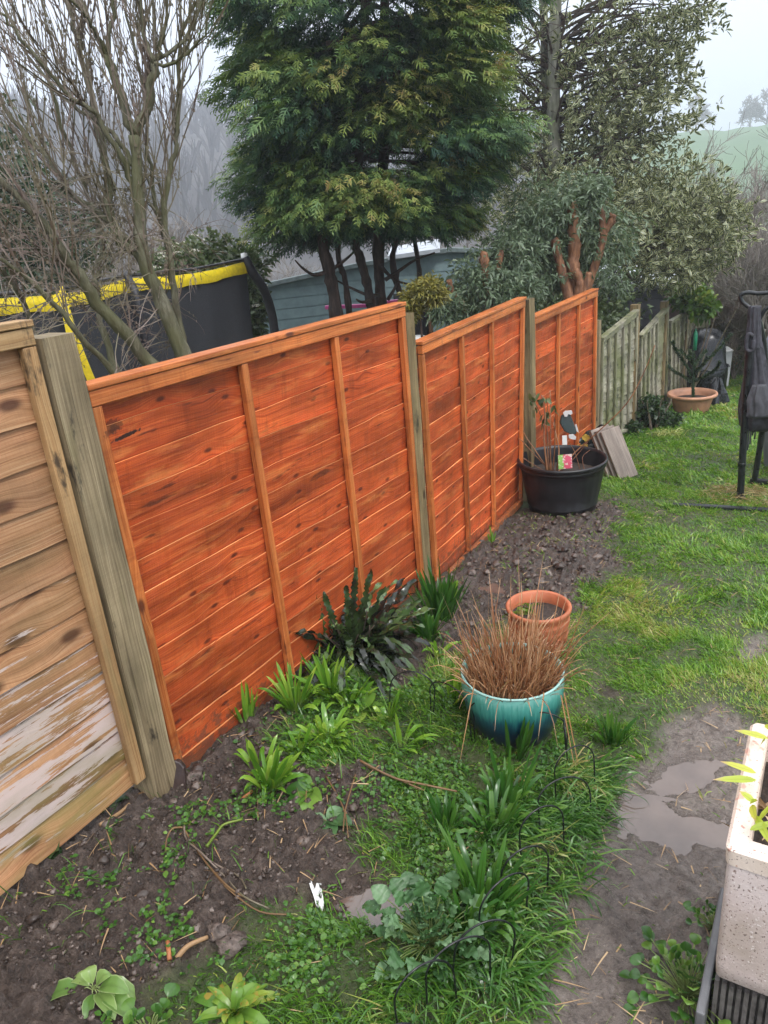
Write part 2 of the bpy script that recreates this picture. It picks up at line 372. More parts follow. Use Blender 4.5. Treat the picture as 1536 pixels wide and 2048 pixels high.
M['old'] = wood('mossy_old_wood', [(.28, (.09, .08, .055)), (.48, (.27, .245, .18)), (.66, (.43, .40, .31)), (.8, (.52, .49, .40))], extra=x_old, knots=(3, 6, .05), across=50, blot=.5, tint=(.6, 1.25), kdens=.7)
M['slab_wood'] = wood('grey_brown_plank', [(.3, (.10, .075, .06)), (.5, (.22, .175, .145)), (.7, (.32, .27, .23))], knots=(3, 6, .04), across=50, kdens=.7)
M['dark_wood'] = wood('dark_painted_wood', [(.3, (.02, .022, .026)), (.6, (.045, .05, .06))], knots=(3, 6, .03), across=40, blot=.6, kdens=.9)
M['log'] = wood('raw_stick_wood', [(.3, (.16, .09, .04)), (.6, (.36, .22, .11)), (.8, (.5, .34, .19))], knots=(3, 6, .03), kdens=.9)

def plain(name, c, rough=.5, var=.25, scale=14, bstr=0.0, spec=.5, c2=None, metallic=0.0, coat=0.0, detail=5):
    m, nt, b, o = newmat(name); n = noise(nt, objco(nt), scale, detail, .6)
    c = np.array(c); lo = tuple(c * (1 - var)); hi = tuple(np.minimum(c * (1 + var), 1)) if c2 is None else c2
    setin(nt, b, Base_Color=ramp(nt, n, [(.33, lo), (.67, hi)]), Roughness=nd(nt, 'MapRange', {'Value': n, 'To Min': max(.02, rough - .12), 'To Max': rough + .12}).outputs[0])
    b.inputs['Specular IOR Level'].default_value = spec; b.inputs['Metallic'].default_value = metallic; b.inputs['Coat Weight'].default_value = coat
    if bstr: bump(nt, n, b, bstr, .01)
    return m
def leafm(name, stops, edge=None, rough=.35, trans=.28, spots=None, spec=.5, base=None, basep=.3, tip=None):
    """leaf surface; stops over the leaf's own random value; edge = (colour, from) for pale margins"""
    m, nt, b, o = newmat(name); V, t, e, r = attr(nt)
    n = noise(nt, geo(nt), 9, 3)
    f = math_(nt, 'ADD', math_(nt, 'MULTIPLY', r, .8), math_(nt, 'MULTIPLY', math_(nt, 'SUBTRACT', n, .4), .7))
    col = ramp(nt, f, stops)
    mid = ramp(nt, e, [(0, .82), (.25, 1)]); col = mixc(nt, 1.0, col, mid, 'MULTIPLY')
    if base: col = mixc(nt, ramp(nt, t, [(0, 1), (basep, 0)]), col, base)
    if tip: col = mixc(nt, ramp(nt, t, [(tip[1], 0), (1, 1)]), col, tip[0])
    if edge: col = mixc(nt, ramp(nt, e, [(edge[1] - .08, 0), (edge[1] + .08, 1)]), col, edge[0])
    if spots: col = mixc(nt, ramp(nt, noise(nt, geo(nt), spots[1], 3, .6), [(spots[2], 0), (spots[2] + .06, spots[3])]), col, spots[0])
    setin(nt, b, Base_Color=col, Roughness=rough); b.inputs['Specular IOR Level'].default_value = spec
    if trans:
        tr = nd(nt, 'BsdfTranslucent', {'Color': mixc(nt, 1.0, col, (1.0, 1.0, .55), 'MULTIPLY')})
        mxs = nd(nt, 'MixShader', {0: trans, 1: b.outputs[0], 2: tr.outputs[0]}); nt.links.new(mxs.outputs[0], o.inputs[0])
    return m
def barkm(name, c1, c2, c3, scale=18, moss=None, stretch=4, bstr=.6, rough=.75):
    m, nt, b, o = newmat(name); V, x, y, r = attr(nt); P = geo(nt)
    n = noise(nt, mapping(nt, P, (scale, scale, scale / stretch)), 1.0, 6, .65)
    col = ramp(nt, n, [(.3, c1), (.5, c2), (.72, c3)])
    if moss: col = mixc(nt, ramp(nt, noise(nt, P, 3.5, 4), [(.38, 0), (.6, .85)]), col, moss)
    setin(nt, b, Base_Color=col, Roughness=rough); bump(nt, n, b, bstr, .02); return m

# ------------------------------------------------------------------ ground, puddles, hills
BED_A = W2([(-150, 1790), (60, 1690), (275, 1555), (345, 1545), (470, 1440), (545, 1395), (610, 1430), (560, 1500), (640, 1560), (760, 1560), (800, 1640), (700, 1690), (830, 1760), (800, 1830), (680, 1850), (600, 1790), (520, 1830), (520, 1900), (380, 1930), (300, 2010), (280, 2160), (-150, 2160)])
BED_B = W2([(845, 1190), (1035, 1015), (1230, 1000), (1250, 1050), (1210, 1100), (1270, 1130), (1180, 1160), (1160, 1215), (980, 1250), (900, 1330), (840, 1390), (760, 1380), (700, 1300)])
PATH = W2([(1010, 2200), (1075, 1960), (1130, 1800), (1200, 1640), (1225, 1545), (1300, 1500), (1350, 1440), (1420, 1400), (1500, 1430), (1560, 1480), (1560, 2200)])
PATH2 = W2([(1470, 1270), (1560, 1240), (1560, 1330), (1440, 1330)])
STRIP = W2([(640, 2200), (800, 1960), (930, 1760), (1000, 1560), (1220, 1540), (1215, 1640), (1120, 1800), (1060, 1960), (1000, 2200)])   # long grass along the wire edging
PUD = []          # (centre x, centre y, half size x, half size y, turn, level drop)
for (u, v, a, b, rz, dz) in ((1325, 1642, .165, .085, .2, .004), (755, 1800, .10, .055, .5, -.004), (985, 1172, .075, .06, .2, -.004), (1380, 1545, .13, .05, .9, .006)):
    p = G(u, v); PUD.append((p[0], p[1], a, b, rz, dz))
def gbase(x, y):
    z = -0.107 * np.minimum(y, 18.0) - 0.16 * np.maximum(y - 18.0, 0)
    z = z - .30 * sst(-2.0, -3.0, x) - .02 * np.maximum(-3 - x, 0)
    return z
def pel0(q, x, y):
    dx = x - q[0]; dy = y - q[1]; c, s = math.cos(q[4]), math.sin(q[4])
    return np.hypot((dx * c + dy * s) / q[2], (-dx * s + dy * c) / q[3])
def pell(q, x, y):
    dx = x - q[0]; dy = y - q[1]; c, s = math.cos(q[4]), math.sin(q[4])
    e = np.hypot((dx * c + dy * s) / q[2], (-dx * s + dy * c) / q[3])
    return e + 1.7 * (fbm(x * 8, y * 8, 4, 5) - .45) + 1.2 * (fbm(x * 28, y * 28, 4, 6) - .45)
def masks(x, y):
    wv = .22 * (fbm(x * 5, y * 5, 4, 3) - .47); wf = .10 * (fbm(x * 16, y * 16, 3, 8) - .45)
    bed = sst(.05, -.06, np.minimum(poly_sd(BED_A, x, y), poly_sd(BED_B, x, y)) + wv + wf)
    path = sst(.04, -.05, np.minimum(poly_sd(PATH, x, y), poly_sd(PATH2, x, y) + .04) + wv * .7 + wf)
    sc = fbm(x * 2.3 + 9, y * 2.3, 4, 21)      # worn muddy scars in the lawn
    scar = sst(.555, .66, sc) * sst(7.5, 3.0, y) * (x > -1.5)
    return bed, path, scar
def gz(x, y, full=False):
    x = np.asarray(x, float); y = np.asarray(y, float)
    z = gbase(x, y)
    near = (y < 9) & (x < 2) & (x > -2.6) & (y > -1)
    bed, path, scar = masks(x, y)
    lum = fbm(x * 3, y * 3, 4, 31) - .47
    clod = np.abs(fbm(x * 22, y * 22, 4, 41) - .47) * 2
    fine = fbm(x * 60, y * 60, 3, 51) - .45
    z = z + lum * (.03 + .05 * bed) * near
    z = z + near * (bed * (.050 * clod + .060 * fine + .07 * np.abs(fbm(x * 13, y * 13, 4, 47) - .47) + .045 * np.abs(fbm(x * 34, y * 34, 3, 49) - .45) - .005) + path * (-.024 + .020 * fine + .030 * clod + .022 * (np.abs(fbm(x * 11, y * 11, 3, 45) - .45))) + scar * (-.012 + .02 * clod) + .02 * (fbm(x * 8, y * 8, 3, 61) - .47))
    z = z + .05 * np.exp(-((x + 1.35) ** 2 / .25 + (y - 2.2) ** 2 / .3))          # mound under the clumps by the fence
    wet = np.zeros_like(z)
    for q in PUD:
        e = pell(q, x, y); lv = -0.107 * q[1] - .02 + q[5]
        k = sst(2.3, 1.55, pel0(q, x, y)); z = z * (1 - k) + (lv + .005 + .010 * fine + .014 * (clod - .3)) * k
        z = z - .026 * sst(1.15, .55, e) * k; wet = np.maximum(wet, sst(1.9, .9, e) * sst(2.3, 1.4, pel0(q, x, y)))
    return (z, bed, path, scar, wet) if full else z
def gz1(x, y): return float(gz(np.array([x]), np.array([y]))[0])
def on(u, v, dz=0.0):
    """ground point seen at a photo point"""
    p = G(u, v); return np.array([p[0], p[1], gz1(p[0], p[1]) + dz])

def span(*seg):
    o = []
    for a, b, st in seg: o.append(np.arange(a, b - 1e-9, st))
    return np.concatenate(o + [[seg[-1][1]]])
xs = span((-60, -16, 4), (-16, -4, .8), (-4, -2.1, .1), (-2.1, .45, .0115), (.45, 3, .05), (3, 10, .5), (10, 60, 5))
ys = span((-12, -1, 1), (-1, .5, .08), (.5, 3.4, .0115), (3.4, 7, .028), (7, 18, .1), (18, 62, 2))
X, Y = np.meshgrid(xs, ys); Z, BEDM, PATHM, SCAR, WET = gz(X.ravel(), Y.ravel(), True)
nx, ny = len(xs), len(ys); idx = np.arange(nx * ny).reshape(ny, nx)
F = np.stack([idx[:-1, :-1], idx[:-1, 1:], idx[1:, 1:], idx[1:, :-1]], -1).reshape(-1, 4)
me = npmesh('ground', np.stack([X.ravel(), Y.ravel(), Z], 1), [F], np.stack([np.maximum(BEDM, SCAR * .8), PATHM, WET], 1), True)
m, nt, b, o = newmat('soil_and_turf'); V, bedv, pathv, wetv = attr(nt); P = geo(nt)
n1 = noise(nt, P, 26, 8, .68); n2 = noise(nt, P, 120, 5, .7); n3 = noise(nt, P, 4.5, 5, .6)
nn = math_(nt, 'ADD', math_(nt, 'MULTIPLY', n1, .6), math_(nt, 'MULTIPLY', n2, .4))
soil = ramp(nt, nn, [(.36, (.018, .012, .009)), (.5, (.060, .041, .032)), (.60, (.115, .084, .068)), (.72, (.24, .19, .16))])
mud = ramp(nt, nn, [(.36, (.085, .067, .056)), (.5, (.185, .152, .130)), (.62, (.26, .22, .19)), (.74, (.38, .33, .28))])
mud = mixc(nt, ramp(nt, n3, [(.4, 0), (.62, .6)]), mud, (.13, .105, .094))
turf = ramp(nt, nn, [(.36, (.020, .026, .008)), (.5, (.045, .065, .018)), (.66, (.085, .115, .035))])
turf = mixc(nt, ramp(nt, n3, [(.45, 0), (.7, .5)]), turf, (.11, .09, .05))
col = mixc(nt, bedv, turf, soil); col = mixc(nt, pathv, col, mud)
col = mixc(nt, math_(nt, 'MULTIPLY', wetv, .6), col, (.085, .064, .053))
gr = noise(nt, P, 210, 2); col = mixc(nt, math_(nt, 'MULTIPLY', ramp(nt, gr, [(.66, 0), (.70, .7)]), pathv), col, (.34, .28, .22))
col = mixc(nt, math_(nt, 'MULTIPLY', ramp(nt, noise(nt, P, 46, 6, .7), [(.52, 0), (.64, .6)]), pathv), col, (.045, .034, .028))
pm = ramp(nt, n3, [(.42, 0), (.56, 1)])
rg = math_(nt, 'SUBTRACT', .56, math_(nt, 'ADD', math_(nt, 'MULTIPLY', math_(nt, 'MULTIPLY', pathv, pm), .34), math_(nt, 'MULTIPLY', wetv, .25)))
rg = math_(nt, 'SUBTRACT', rg, math_(nt, 'MULTIPLY', bedv, .14))
setin(nt, b, Base_Color=col, Roughness=rg); b.inputs['Specular IOR Level'].default_value = .5
bump(nt, math_(nt, 'ADD', n1, math_(nt, 'MULTIPLY', n2, .5)), b, 1.0, .016)
tag(link('ground', me, m), kind='structure')

m, nt, b, o = newmat('muddy_water'); P = geo(nt); n = noise(nt, P, 7, 4)
setin(nt, b, Base_Color=ramp(nt, n, [(.35, (.085, .060, .049)), (.65, (.13, .094, .076))]), Roughness=.04); b.inputs['Specular IOR Level'].default_value = .8
bump(nt, noise(nt, P, 60, 2), b, .05, .003)
M['water'] = m
for i, q in enumerate(PUD):
    mb = MB(); k = 40; lv = -0.107 * q[1] - .02 + q[5]; V = [(q[0], q[1], lv)]; c, s = math.cos(q[4]), math.sin(q[4])
    for j in range(k):
        a = 2 * PI * j / k; ex, ey = 1.5 * q[2] * math.cos(a), 1.5 * q[3] * math.sin(a)
        V.append((q[0] + ex * c - ey * s, q[1] + ex * s + ey * c, lv))
    mb.add(V, [[0, 1 + j, 1 + (j + 1) % k] for j in range(k)])
    tag(mb.build('puddle', M['water']), kind='structure')

# far country: a valley, a wooded hill to the left and a green field rising to the right
def ridge(az):   # height of the skyline above the camera as a slope, by compass bearing (radians from +Y towards +X)
    d = np.degrees(az)
    s = np.interp(d, [-180, -75, -62, -50, -42, -36, -30, -18, -10, -4, 4, 20, 60, 180], [.05, .13, .145, .142, .128, .11, .095, .075, .066, .067, .073, .09, .08, .05])
    return s
az = np.radians(np.linspace(-100, 60, 161)); rr = np.array([55, 70, 90, 120, 150, 180, 210, 230, 250, 300])
AZ2, RR = np.meshgrid(az, rr); zf = sst(60, 230, RR); zz = 1.6 + ridge(AZ2) * 225 * zf ** .8 * (RR <= 232) + ridge(AZ2) * 225 * (RR > 232) - 9.0 * (1 - zf)
zz += (fbm(AZ2 * 30, RR / 25, 3, 71) - .45) * 3 * sst(70, 120, RR)
Xh, Yh = np.sin(AZ2) * RR, np.cos(AZ2) * RR
idx = np.arange(AZ2.size).reshape(AZ2.shape); F = np.stack([idx[:-1, :-1], idx[:-1, 1:], idx[1:, 1:], idx[1:, :-1]], -1).reshape(-1, 4)
me = npmesh('hill', np.stack([Xh.ravel(), Yh.ravel(), zz.ravel()], 1), [F], np.stack([sst(-22, -16, np.degrees(AZ2.ravel())), RR.ravel() / 300, AZ2.ravel()], 1), True)
m, nt, b, o = newmat('hill_cover'); V, fld, e, r = attr(nt); P = geo(nt); n = noise(nt, P, .12, 6, .7)
wd = ramp(nt, n, [(.35, (.018, .016, .016)), (.65, (.05, .043, .038))]); fi = ramp(nt, n, [(.3, (.045, .10, .03)), (.7, (.065, .13, .04))])
setin(nt, b, Base_Color=mixc(nt, fld, wd, fi), Roughness=.9); tag(link('hill', me, m), kind='structure')

# ------------------------------------------------------------------ fence panels and posts
def panel(name_label, cat_label, corners, mat, rail, nb, batt, up_lap=False, rail_h=.045, group=None, capd=.05, bot=True, thick=.03, amp=.004, edge=.035):
    """corners TL, TR, BL, BR; boards run left to right; framing stands on the viewer's side"""
    TL, TR, BL, BR = [np.array(c, float) for c in corners]
    n = np.cross(TR - TL, BL - TL); n /= np.linalg.norm(n); n = n if n[0] > 0 else -n
    Wd = np.linalg.norm(TR - TL); Hh = np.linalg.norm(BL - TL)
    root = empty('fence', (TL + BL) / 2 * [1, 1, 0] + [0, 0, BL[2]], name_label, 'fence', group)
    def Pt(s, t, o):
        s /= Wd; t /= Hh
        return (TL * (1 - s) + TR * s) * (1 - t) + (BL * (1 - s) + BR * s) * t + n * o
    mb = MB(); pit = (Hh - .02) / nb; lips = []
    for i in range(nb):
        t0 = .015 + i * pit; t1 = t0 + pit + .018
        rnd = random.random(); K = 14; ph = random.random() * 9
        rows = []
        for k in range(K + 1):
            s = Wd * k / K
            wv = amp * (math.sin(s * 3.1 + ph) + .6 * math.sin(s * 7.7 + ph * 2) + .4 * math.sin(s * 17 + ph * 3))
            if up_lap: a0, a1, o0, o1 = t0 + wv, t1, .0115, -.003
            else: a0, a1, o0, o1 = t0, t1 + wv, -.002, .010
            rows.append((Pt(s, a0, o0), Pt(s, a0, o0 - .008), Pt(s, a1, o1 - .008), Pt(s, a1, o1)))
        V = [p for r_ in rows for p in r_]; off = random.random() * 20
        A = []
        for k in range(K + 1):
            s = Wd * k / K + off
            A += [(s, 0, rnd), (s, .008, rnd), (s, t1 - t0 + .008, rnd), (s, t1 - t0, rnd)]
        Fc = []
        for k in range(K):
            a = 4 * k
            for e in range(4): Fc.append([a + e, a + (e + 1) % 4, a + 4 + (e + 1) % 4, a + 4 + e]); lips.append(e == (0 if up_lap else -1))
        Fc += [[3, 2, 1, 0], [4 * K, 4 * K + 1, 4 * K + 2, 4 * K + 3]]; lips += [False, False]
        mb.add(V, Fc, A)
    bo = mb.build('boards', [mat, M['orange_lip']], root); bo.data.polygons.foreach_set('material_index', [int(q) for q in lips])
    def strip(nm, s0, s1, t0, t1, o0, o1, along, m_, rnd=None):
        q = MB(); rnd = random.random() if rnd is None else rnd; off = random.random() * 9
        P = [Pt(s0, t0, o0), Pt(s1, t0, o0), Pt(s1, t0, o1), Pt(s0, t0, o1), Pt(s0, t1, o0), Pt(s1, t1, o0), Pt(s1, t1, o1), Pt(s0, t1, o1)]
        ST = [(s0, t0, o0), (s1, t0, o0), (s1, t0, o1), (s0, t0, o1), (s0, t1, o0), (s1, t1, o0), (s1, t1, o1), (s0, t1, o1)]
        q.hexa(P, [((a if along else b_) + off, (b_ if along else a) + c_, rnd) for a, b_, c_ in ST])
        return bevel(q.build(nm, m_, root), .003, 2)
    strip('top_rail', 0, Wd, .006, .006 + rail_h, .0125, .0125 + thick, True, rail)
    if capd: strip('cap', -.004, Wd + .004, -.014, .0035, -.022, .0125 + thick + .006, True, rail)
    if bot: strip('bottom_rail', 0, Wd, Hh - rail_h, Hh, .0125, .0125 + thick, True, rail)
    top = .006 + rail_h + .002; low = Hh - (rail_h + .002 if bot else 0)
    for s in batt: strip('batten', s - .016, s + .016, top, low, .0125, .0125 + thick * .85, False, rail)
    if edge:
        for s0, s1 in ((0, edge), (Wd - edge, Wd)): strip('edge_batten', s0, s1, top, low, .0125, .0125 + thick * .9, False, rail)
    return root, Pt
def post(corner, wx, wy, h, mat, label, group, lean=0.0, capz=.0, name='fence_post'):
    """corner: x of face, y of near side, z of top"""
    x, y, z = corner; root = empty(name, (x - wx / 2, y + wy / 2, z - h), label, 'fence post', group)
    mb = MB(); K = 10; rings = []
    for k in range(K + 1):
        t = k / K; zz = z - h + h * t; j = lambda: random.uniform(-.0025, .0025)
        dz = (capz if k == K else 0)
        rings.append([(x - wx + j(), y + j(), zz), (x + j(), y + j(), zz), (x + j(), y + wy + j(), zz - dz), (x - wx + j(), y + wy + j(), zz - dz)])
    V = [p for r_ in rings for p in r_]; rnd = random.random()
    A = [(p[2], (q % 4) * .11, rnd) for q, p in enumerate(V)]
    # side faces get their own vertices so that grain runs cleanly on each
    for e in range(4):
        e2 = (e + 1) % 4; VV = []; AA = []; FF = []
        for k in range(K + 1):
            VV += [rings[k][e], rings[k][e2]]; AA += [(rings[k][e][2], 0, rnd + e * .07), (rings[k][e][2], wx if e % 2 == 0 else wy, rnd + e * .07)]
        for k in range(K): FF.append([2 * k, 2 * k + 1, 2 * k + 3, 2 * k + 2])
        mb.add(VV, FF, AA)
    mb.add(rings[K], [[0, 1, 2, 3]], [(p[0] * 1, p[1], rnd + .5) for p in rings[K]])
    mb.build('timber', mat, root); return root
PX = -1.832
FG = 'fence panels along the garden boundary'
panel('tan unstained panel with knots and pale dry streaks at the far left', 'panel', [(PX, -.63, 1.440), (PX, 1.196, 1.437), (PX, -.63, -.03), (PX, 1.196, -.03)], M['tan'], M['tan_rail'], 13, [.55, 1.2], group=FG, edge=.04, bot=False)
panel('nearest and widest orange stained panel, between the big grey post and the split brown post', 'panel', [(PX, 1.318, 1.240), (PX, 3.144, 1.236), (PX, 1.318, -.20), (PX, 3.144, -.28)], M['orange'], M['orange_rail'], 13, [.66, 1.24], True, group=FG, bot=False)
c2 = [AX(829, 689, -1.86), AX(1040, 598, -2.0), AX(863, 1182, -1.86), AX(1036, 1008, -2.0)]
panel('middle orange stained panel behind the black tub, bottom rail showing above the mud', 'panel', c2, M['orange'], M['orange_rail'], 13, [.60, 1.14], True, group=FG)
c3 = [AX(1059, 636, -2.0), AX(1187, 580, -2.0), AX(1056, 990, -2.0), AX(1183, 890, -2.0)]
panel('farthest orange stained panel, next to the old mossy fence', 'panel', c3, M['orange'], M['orange_rail'], 13, [.60, 1.14], True, group=FG, bot=False)
PG = 'fence posts'
post((-1.782, 1.206, 1.400), .105, .103, 1.7, M['post'], 'thick grey green post with flat top beside the tan panel', PG)
post((-1.797, 3.152, 1.200), .085, .085, 1.7, M['post_brown'], 'split brown post with a pale edge between the first two orange panels', PG, capz=.012)
post((-1.955, 5.245, 1.005), .09, .11, 1.7, M['post_brown'], 'brown post behind the black tub, right of the middle orange panel', PG)
post((-1.985, 7.205, .57), .05, .06, 1.6, M['post'], 'thin pale timber post at the far end of the orange fence', PG)
# old mossy fence running on down the garden
panel('old green mossy lap panel with ivy at its foot, right after the orange fence', 'panel', [AX(1200, 678, -2.0), AX(1271, 622, -2.0), AX(1196, 870, -2.0), AX(1266, 862, -2.0)], M['old'], M['old'], 11, [.0 + .26, .52, .82, 1.1], group=FG, rail_h=.03, thick=.024)
panel('old pale lap panel streaked with dirt, second along the weathered fence', 'panel', [AX(1279, 672, -2.0), AX(1333, 614, -2.0), AX(1275, 862, -2.0), AX(1329, 820, -2.0)], M['old'], M['old'], 11, [.2, .42, .64, .86], group=FG, rail_h=.03, thick=.024)
panel('farthest old lap panel, half hidden by the black bin', 'panel', [AX(1338, 643, -2.0), AX(1432, 592, -2.0), AX(1336, 817, -2.0), AX(1425, 770, -2.0)], M['old'], M['old'], 11, [.3, .6, .9, 1.2, 1.5, 1.8, 2.2, 2.6, 3.0], group=FG, rail_h=.03, thick=.024)
for (u, v, t) in ((1277, 610, 'dark weathered post with a cap after the green mossy panel'), (1335, 603, 'dark weathered post between the two far old panels'), (1378, 598, 'old post standing by the yellow green bush'), (1430, 580, 'last old post at the end of the weathered fence')):
    p = AX(u, v, -1.97); post((p[0], p[1], p[2]), .09, .10, 1.75, M['post_brown'], t, PG)
# dark horizontal gash and scuffs in the stain of the near panel are sub-millimetre dents in its boards: thin dark slots

# ------------------------------------------------------------------ trees
M['bark_green'] = barkm('mossy_green_bark', (.028, .026, .017), (.095, .088, .052), (.24, .23, .17), 38, (.085, .088, .034))
M['twig'] = barkm('wet_twig_bark', (.07, .048, .04), (.15, .11, .09), (.28, .22, .18), 30, (.11, .10, .05), rough=.45, bstr=.2)
M['twig_grey'] = barkm('grey_twig_bark', (.10, .085, .075), (.19, .165, .145), (.30, .27, .235), 20, rough=.6, bstr=.2)
M['bark_dark'] = barkm('dark_conifer_bark', (.018, .012, .009), (.05, .034, .026), (.11, .075, .055), 22, rough=.8)
M['bark_grey'] = barkm('pale_grey_bark', (.07, .07, .06), (.22, .215, .18), (.40, .39, .33), 20, (.14, .15, .085))
M['bark_red'] = barkm('cut_red_brown_bark', (.07, .03, .016), (.20, .088, .042), (.36, .18, .09), 26)
M['conifer'] = leafm('conifer_foliage', [(.0, (.022, .052, .044)), (.26, (.048, .108, .062)), (.5, (.105, .180, .054)), (.74, (.21, .26, .065)), (.97, (.34, .23, .10))], rough=.5, trans=.18, spec=.3)
M['cypress_gold'] = leafm('golden_conifer_foliage', [(.0, (.09, .10, .02)), (.5, (.22, .20, .035)), (1, (.34, .27, .06))], rough=.5, trans=.2)
M['variegated'] = leafm('variegated_evergreen_leaf', [(.0, (.030, .052, .030)), (.4, (.055, .085, .042)), (.8, (.11, .14, .07))], edge=((.52, .52, .28), .64), rough=.32, trans=.15)
M['greygreen'] = leafm('grey_green_leaf', [(.0, (.07, .105, .06)), (.5, (.145, .205, .12)), (1, (.28, .34, .22))], rough=.4, trans=.25)
M['viburnum'] = leafm('viburnum_leaf', [(.0, (.045, .075, .03)), (.5, (.10, .14, .055)), (1, (.20, .22, .11))], rough=.4)
M['laurel'] = leafm('yellow_green_laurel_leaf', [(.0, (.05, .12, .02)), (.5, (.12, .22, .03)), (1, (.40, .40, .06))], rough=.35)
M['ivy'] = leafm('ivy_leaf', [(.0, (.015, .035, .012)), (.5, (.035, .07, .022)), (1, (.08, .12, .04))], rough=.35)
M['petal'] = leafm('white_flower', [(0, (.6, .58, .5)), (1, (.85, .83, .75))], trans=.2)

def curve(p, d, length, n=6, up=.0, jit=.08, grav=.0):
    p = Vector(p); d = Vector(d).normalized(); pts = [p.copy()]
    for i in range(n):
        d = (d + Vector((0, 0, up)) + Vector((random.gauss(0, jit), random.gauss(0, jit), random.gauss(0, jit))) - Vector((0, 0, grav * i / n))).normalized()
        p = p + d * (length / n); pts.append(p.copy())
    return pts
def spline(P, k=4):
    P = [Vector(p) for p in P]; o = []
    for i in range(len(P) - 1):
        a, b, c, d = P[max(i - 1, 0)], P[i], P[i + 1], P[min(i + 2, len(P) - 1)]
        for j in range(k):
            t = j / k
            o.append(.5 * ((2 * b) + (c - a) * t + (2 * a - 5 * b + 4 * c - d) * t * t + (3 * b - a - 3 * c + d) * t ** 3))
    return o + [P[-1]]
def taper(r0, r1, n): return [r0 + (r1 - r0) * i / (n - 1) for i in range(n)]

# --- leafless multi-stemmed tree just behind the fence
root = empty('bare_tree', AD(340, 690, 3.5) * [1, 1, 0] + [0, 0, -.6], 'leafless multi-stemmed tree with green mossy trunks just behind the near orange panel', 'tree')
STEMS = [   # photo polyline, distance at foot and tip, radius at foot and tip
    ([(382, 745), (325, 605), (288, 520), (279, 400), (268, 270)], 3.45, 3.5, .044, .0265),
    ([(322, 745), (240, 660), (165, 565), (130, 510), (70, 430), (-10, 350)], 3.4, 3.2, .040, .014),
    ([(380, 740), (352, 620), (340, 520), (326, 420), (345, 320), (356, 240), (360, 100), (402, -60)], 3.55, 3.7, .024, .007),
    ([(365, 740), (333, 630), (297, 545), (258, 490), (226, 452), (190, 418), (140, 385), (108, 330), (55, 270), (-20, 190)], 3.5, 3.9, .030, .010),
    ([(286, 520), (232, 470), (215, 350), (180, 190), (150, 60), (120, -60)], 3.5, 3.8, .026, .008),
    ([(268, 270), (240, 190), (214, 112)], 3.5, 3.55, .026, .021),
    ([(268, 270), (300, 190), (307, 125)], 3.5, 3.45, .026, .019),
    ([(214, 112), (170, 30), (130, -70)], 3.55, 3.7, .014, .006), ([(214, 112), (222, 30), (225, -70)], 3.55, 3.6, .014, .006),
    ([(214, 112), (190, 60), (160, 20), (90, -50)], 3.55, 3.4, .012, .005), ([(307, 125), (285, 50), (280, -60)], 3.45, 3.5, .012, .006),
    ([(307, 125), (330, 60), (338, -60)], 3.45, 3.4, .012, .005), ([(307, 125), (360, 90), (395, 30), (420, -60)], 3.45, 3.6, .011, .005),
    ([(307, 125), (340, 130), (400, 80), (432, -20)], 3.45, 3.3, .010, .004),
    ([(240, 760), (200, 640), (192, 560), (205, 470), (150, 330), (95, 150)], 3.7, 4.0, .022, .008),
    ([(238, 760), (160, 670), (60, 560), (-20, 505)], 3.3, 3.1, .018, .008),
    ([(80, 700), (40, 590), (-20, 520)], 3.6, 3.5, .017, .010), ([(340, 520), (318, 430), (300, 330), (290, 210), (262, 60), (240, -60)], 3.6, 3.9, .014, .005),
    ([(279, 400), (240, 310), (195, 235), (150, 200), (60, 100), (0, 20)], 3.5, 3.4, .017, .006), ([(279, 350), (225, 270), (120, 190), (30, 60)], 3.5, 3.7, .014, .005),
]
tr = MB(); tw = MB(); anchors = []
for px, r0, r1, a, b_ in STEMS:
    n = len(px); pts = spline([AD(u, v, r0 + (r1 - r0) * i / (n - 1)) for i, (u, v) in enumerate(px)], 5)
    pts = [p + Vector((random.gauss(0, .005), random.gauss(0, .005), random.gauss(0, .005))) for p in pts]
    rd = taper(a, b_, len(pts)); rd = [q * (1 + .12 * math.sin(i * 1.7) * random.random()) for i, q in enumerate(rd)]
    rd = [q * .80 for q in rd]; tr.tube(pts, rd, 9 if a > .02 else 6)
    for i in range(3, len(pts)): anchors.append((pts[i], (pts[i] - pts[i - 1]).normalized(), i / len(pts), rd[i]))
def shoot(p, d, Ln, r, depth, up=.10, droop=0):
    pts = curve(p, d, Ln, 6, up, .10, droop); tw.tube(pts, taper(r, r * .35, 7), 3, random.random(), False)
    for i in (1, 2, 3, 4, 5):
        if random.random() < .30: tw.tube([pts[i] - Vector((0, 0, .005)), pts[i] + Vector((0, 0, .006))], r * 1.9, 3, 0, True)     # buds
    if depth > 0:
        for k in range(random.choice((1, 2, 3))):
            i = random.randint(1, 5); dd = (pts[i + 1] - pts[i]).normalized() if i < 6 else d
            shoot(pts[i], dd + Vector((random.gauss(0, .42), random.gauss(0, .42), random.gauss(.15, .35))), Ln * random.uniform(.35, .65), r * .62, depth - 1, up, droop)
for p, d, t, r in anchors:
    if t < .35: k = 1 if random.random() < .35 else 0
    else: k = random.choice((1, 1, 2))
    for _ in range(k):
        dv = d * .8 + Vector((random.gauss(-.05, .38), random.gauss(0, .38), random.gauss(.45, .3)))
        shoot(p, dv, random.uniform(.3, .85) * (1 if t > .4 else .6), min(r * .5, .0042), 2 if random.random() < .5 else 1, .16)
    # fine, drip-hung side twigs low down on the left
    uv = p
    if p.z < 1.9 and random.random() < .75:
        for _ in range(2):
            shoot(p, Vector((random.gauss(-.5, .6), random.gauss(-.3, .6), random.gauss(.05, .35))), random.uniform(.2, .5), .0026, 2, .0, .25)
tr.build('trunk', M['bark_green'], root, True); tw.build('twigs', M['twig'], root)

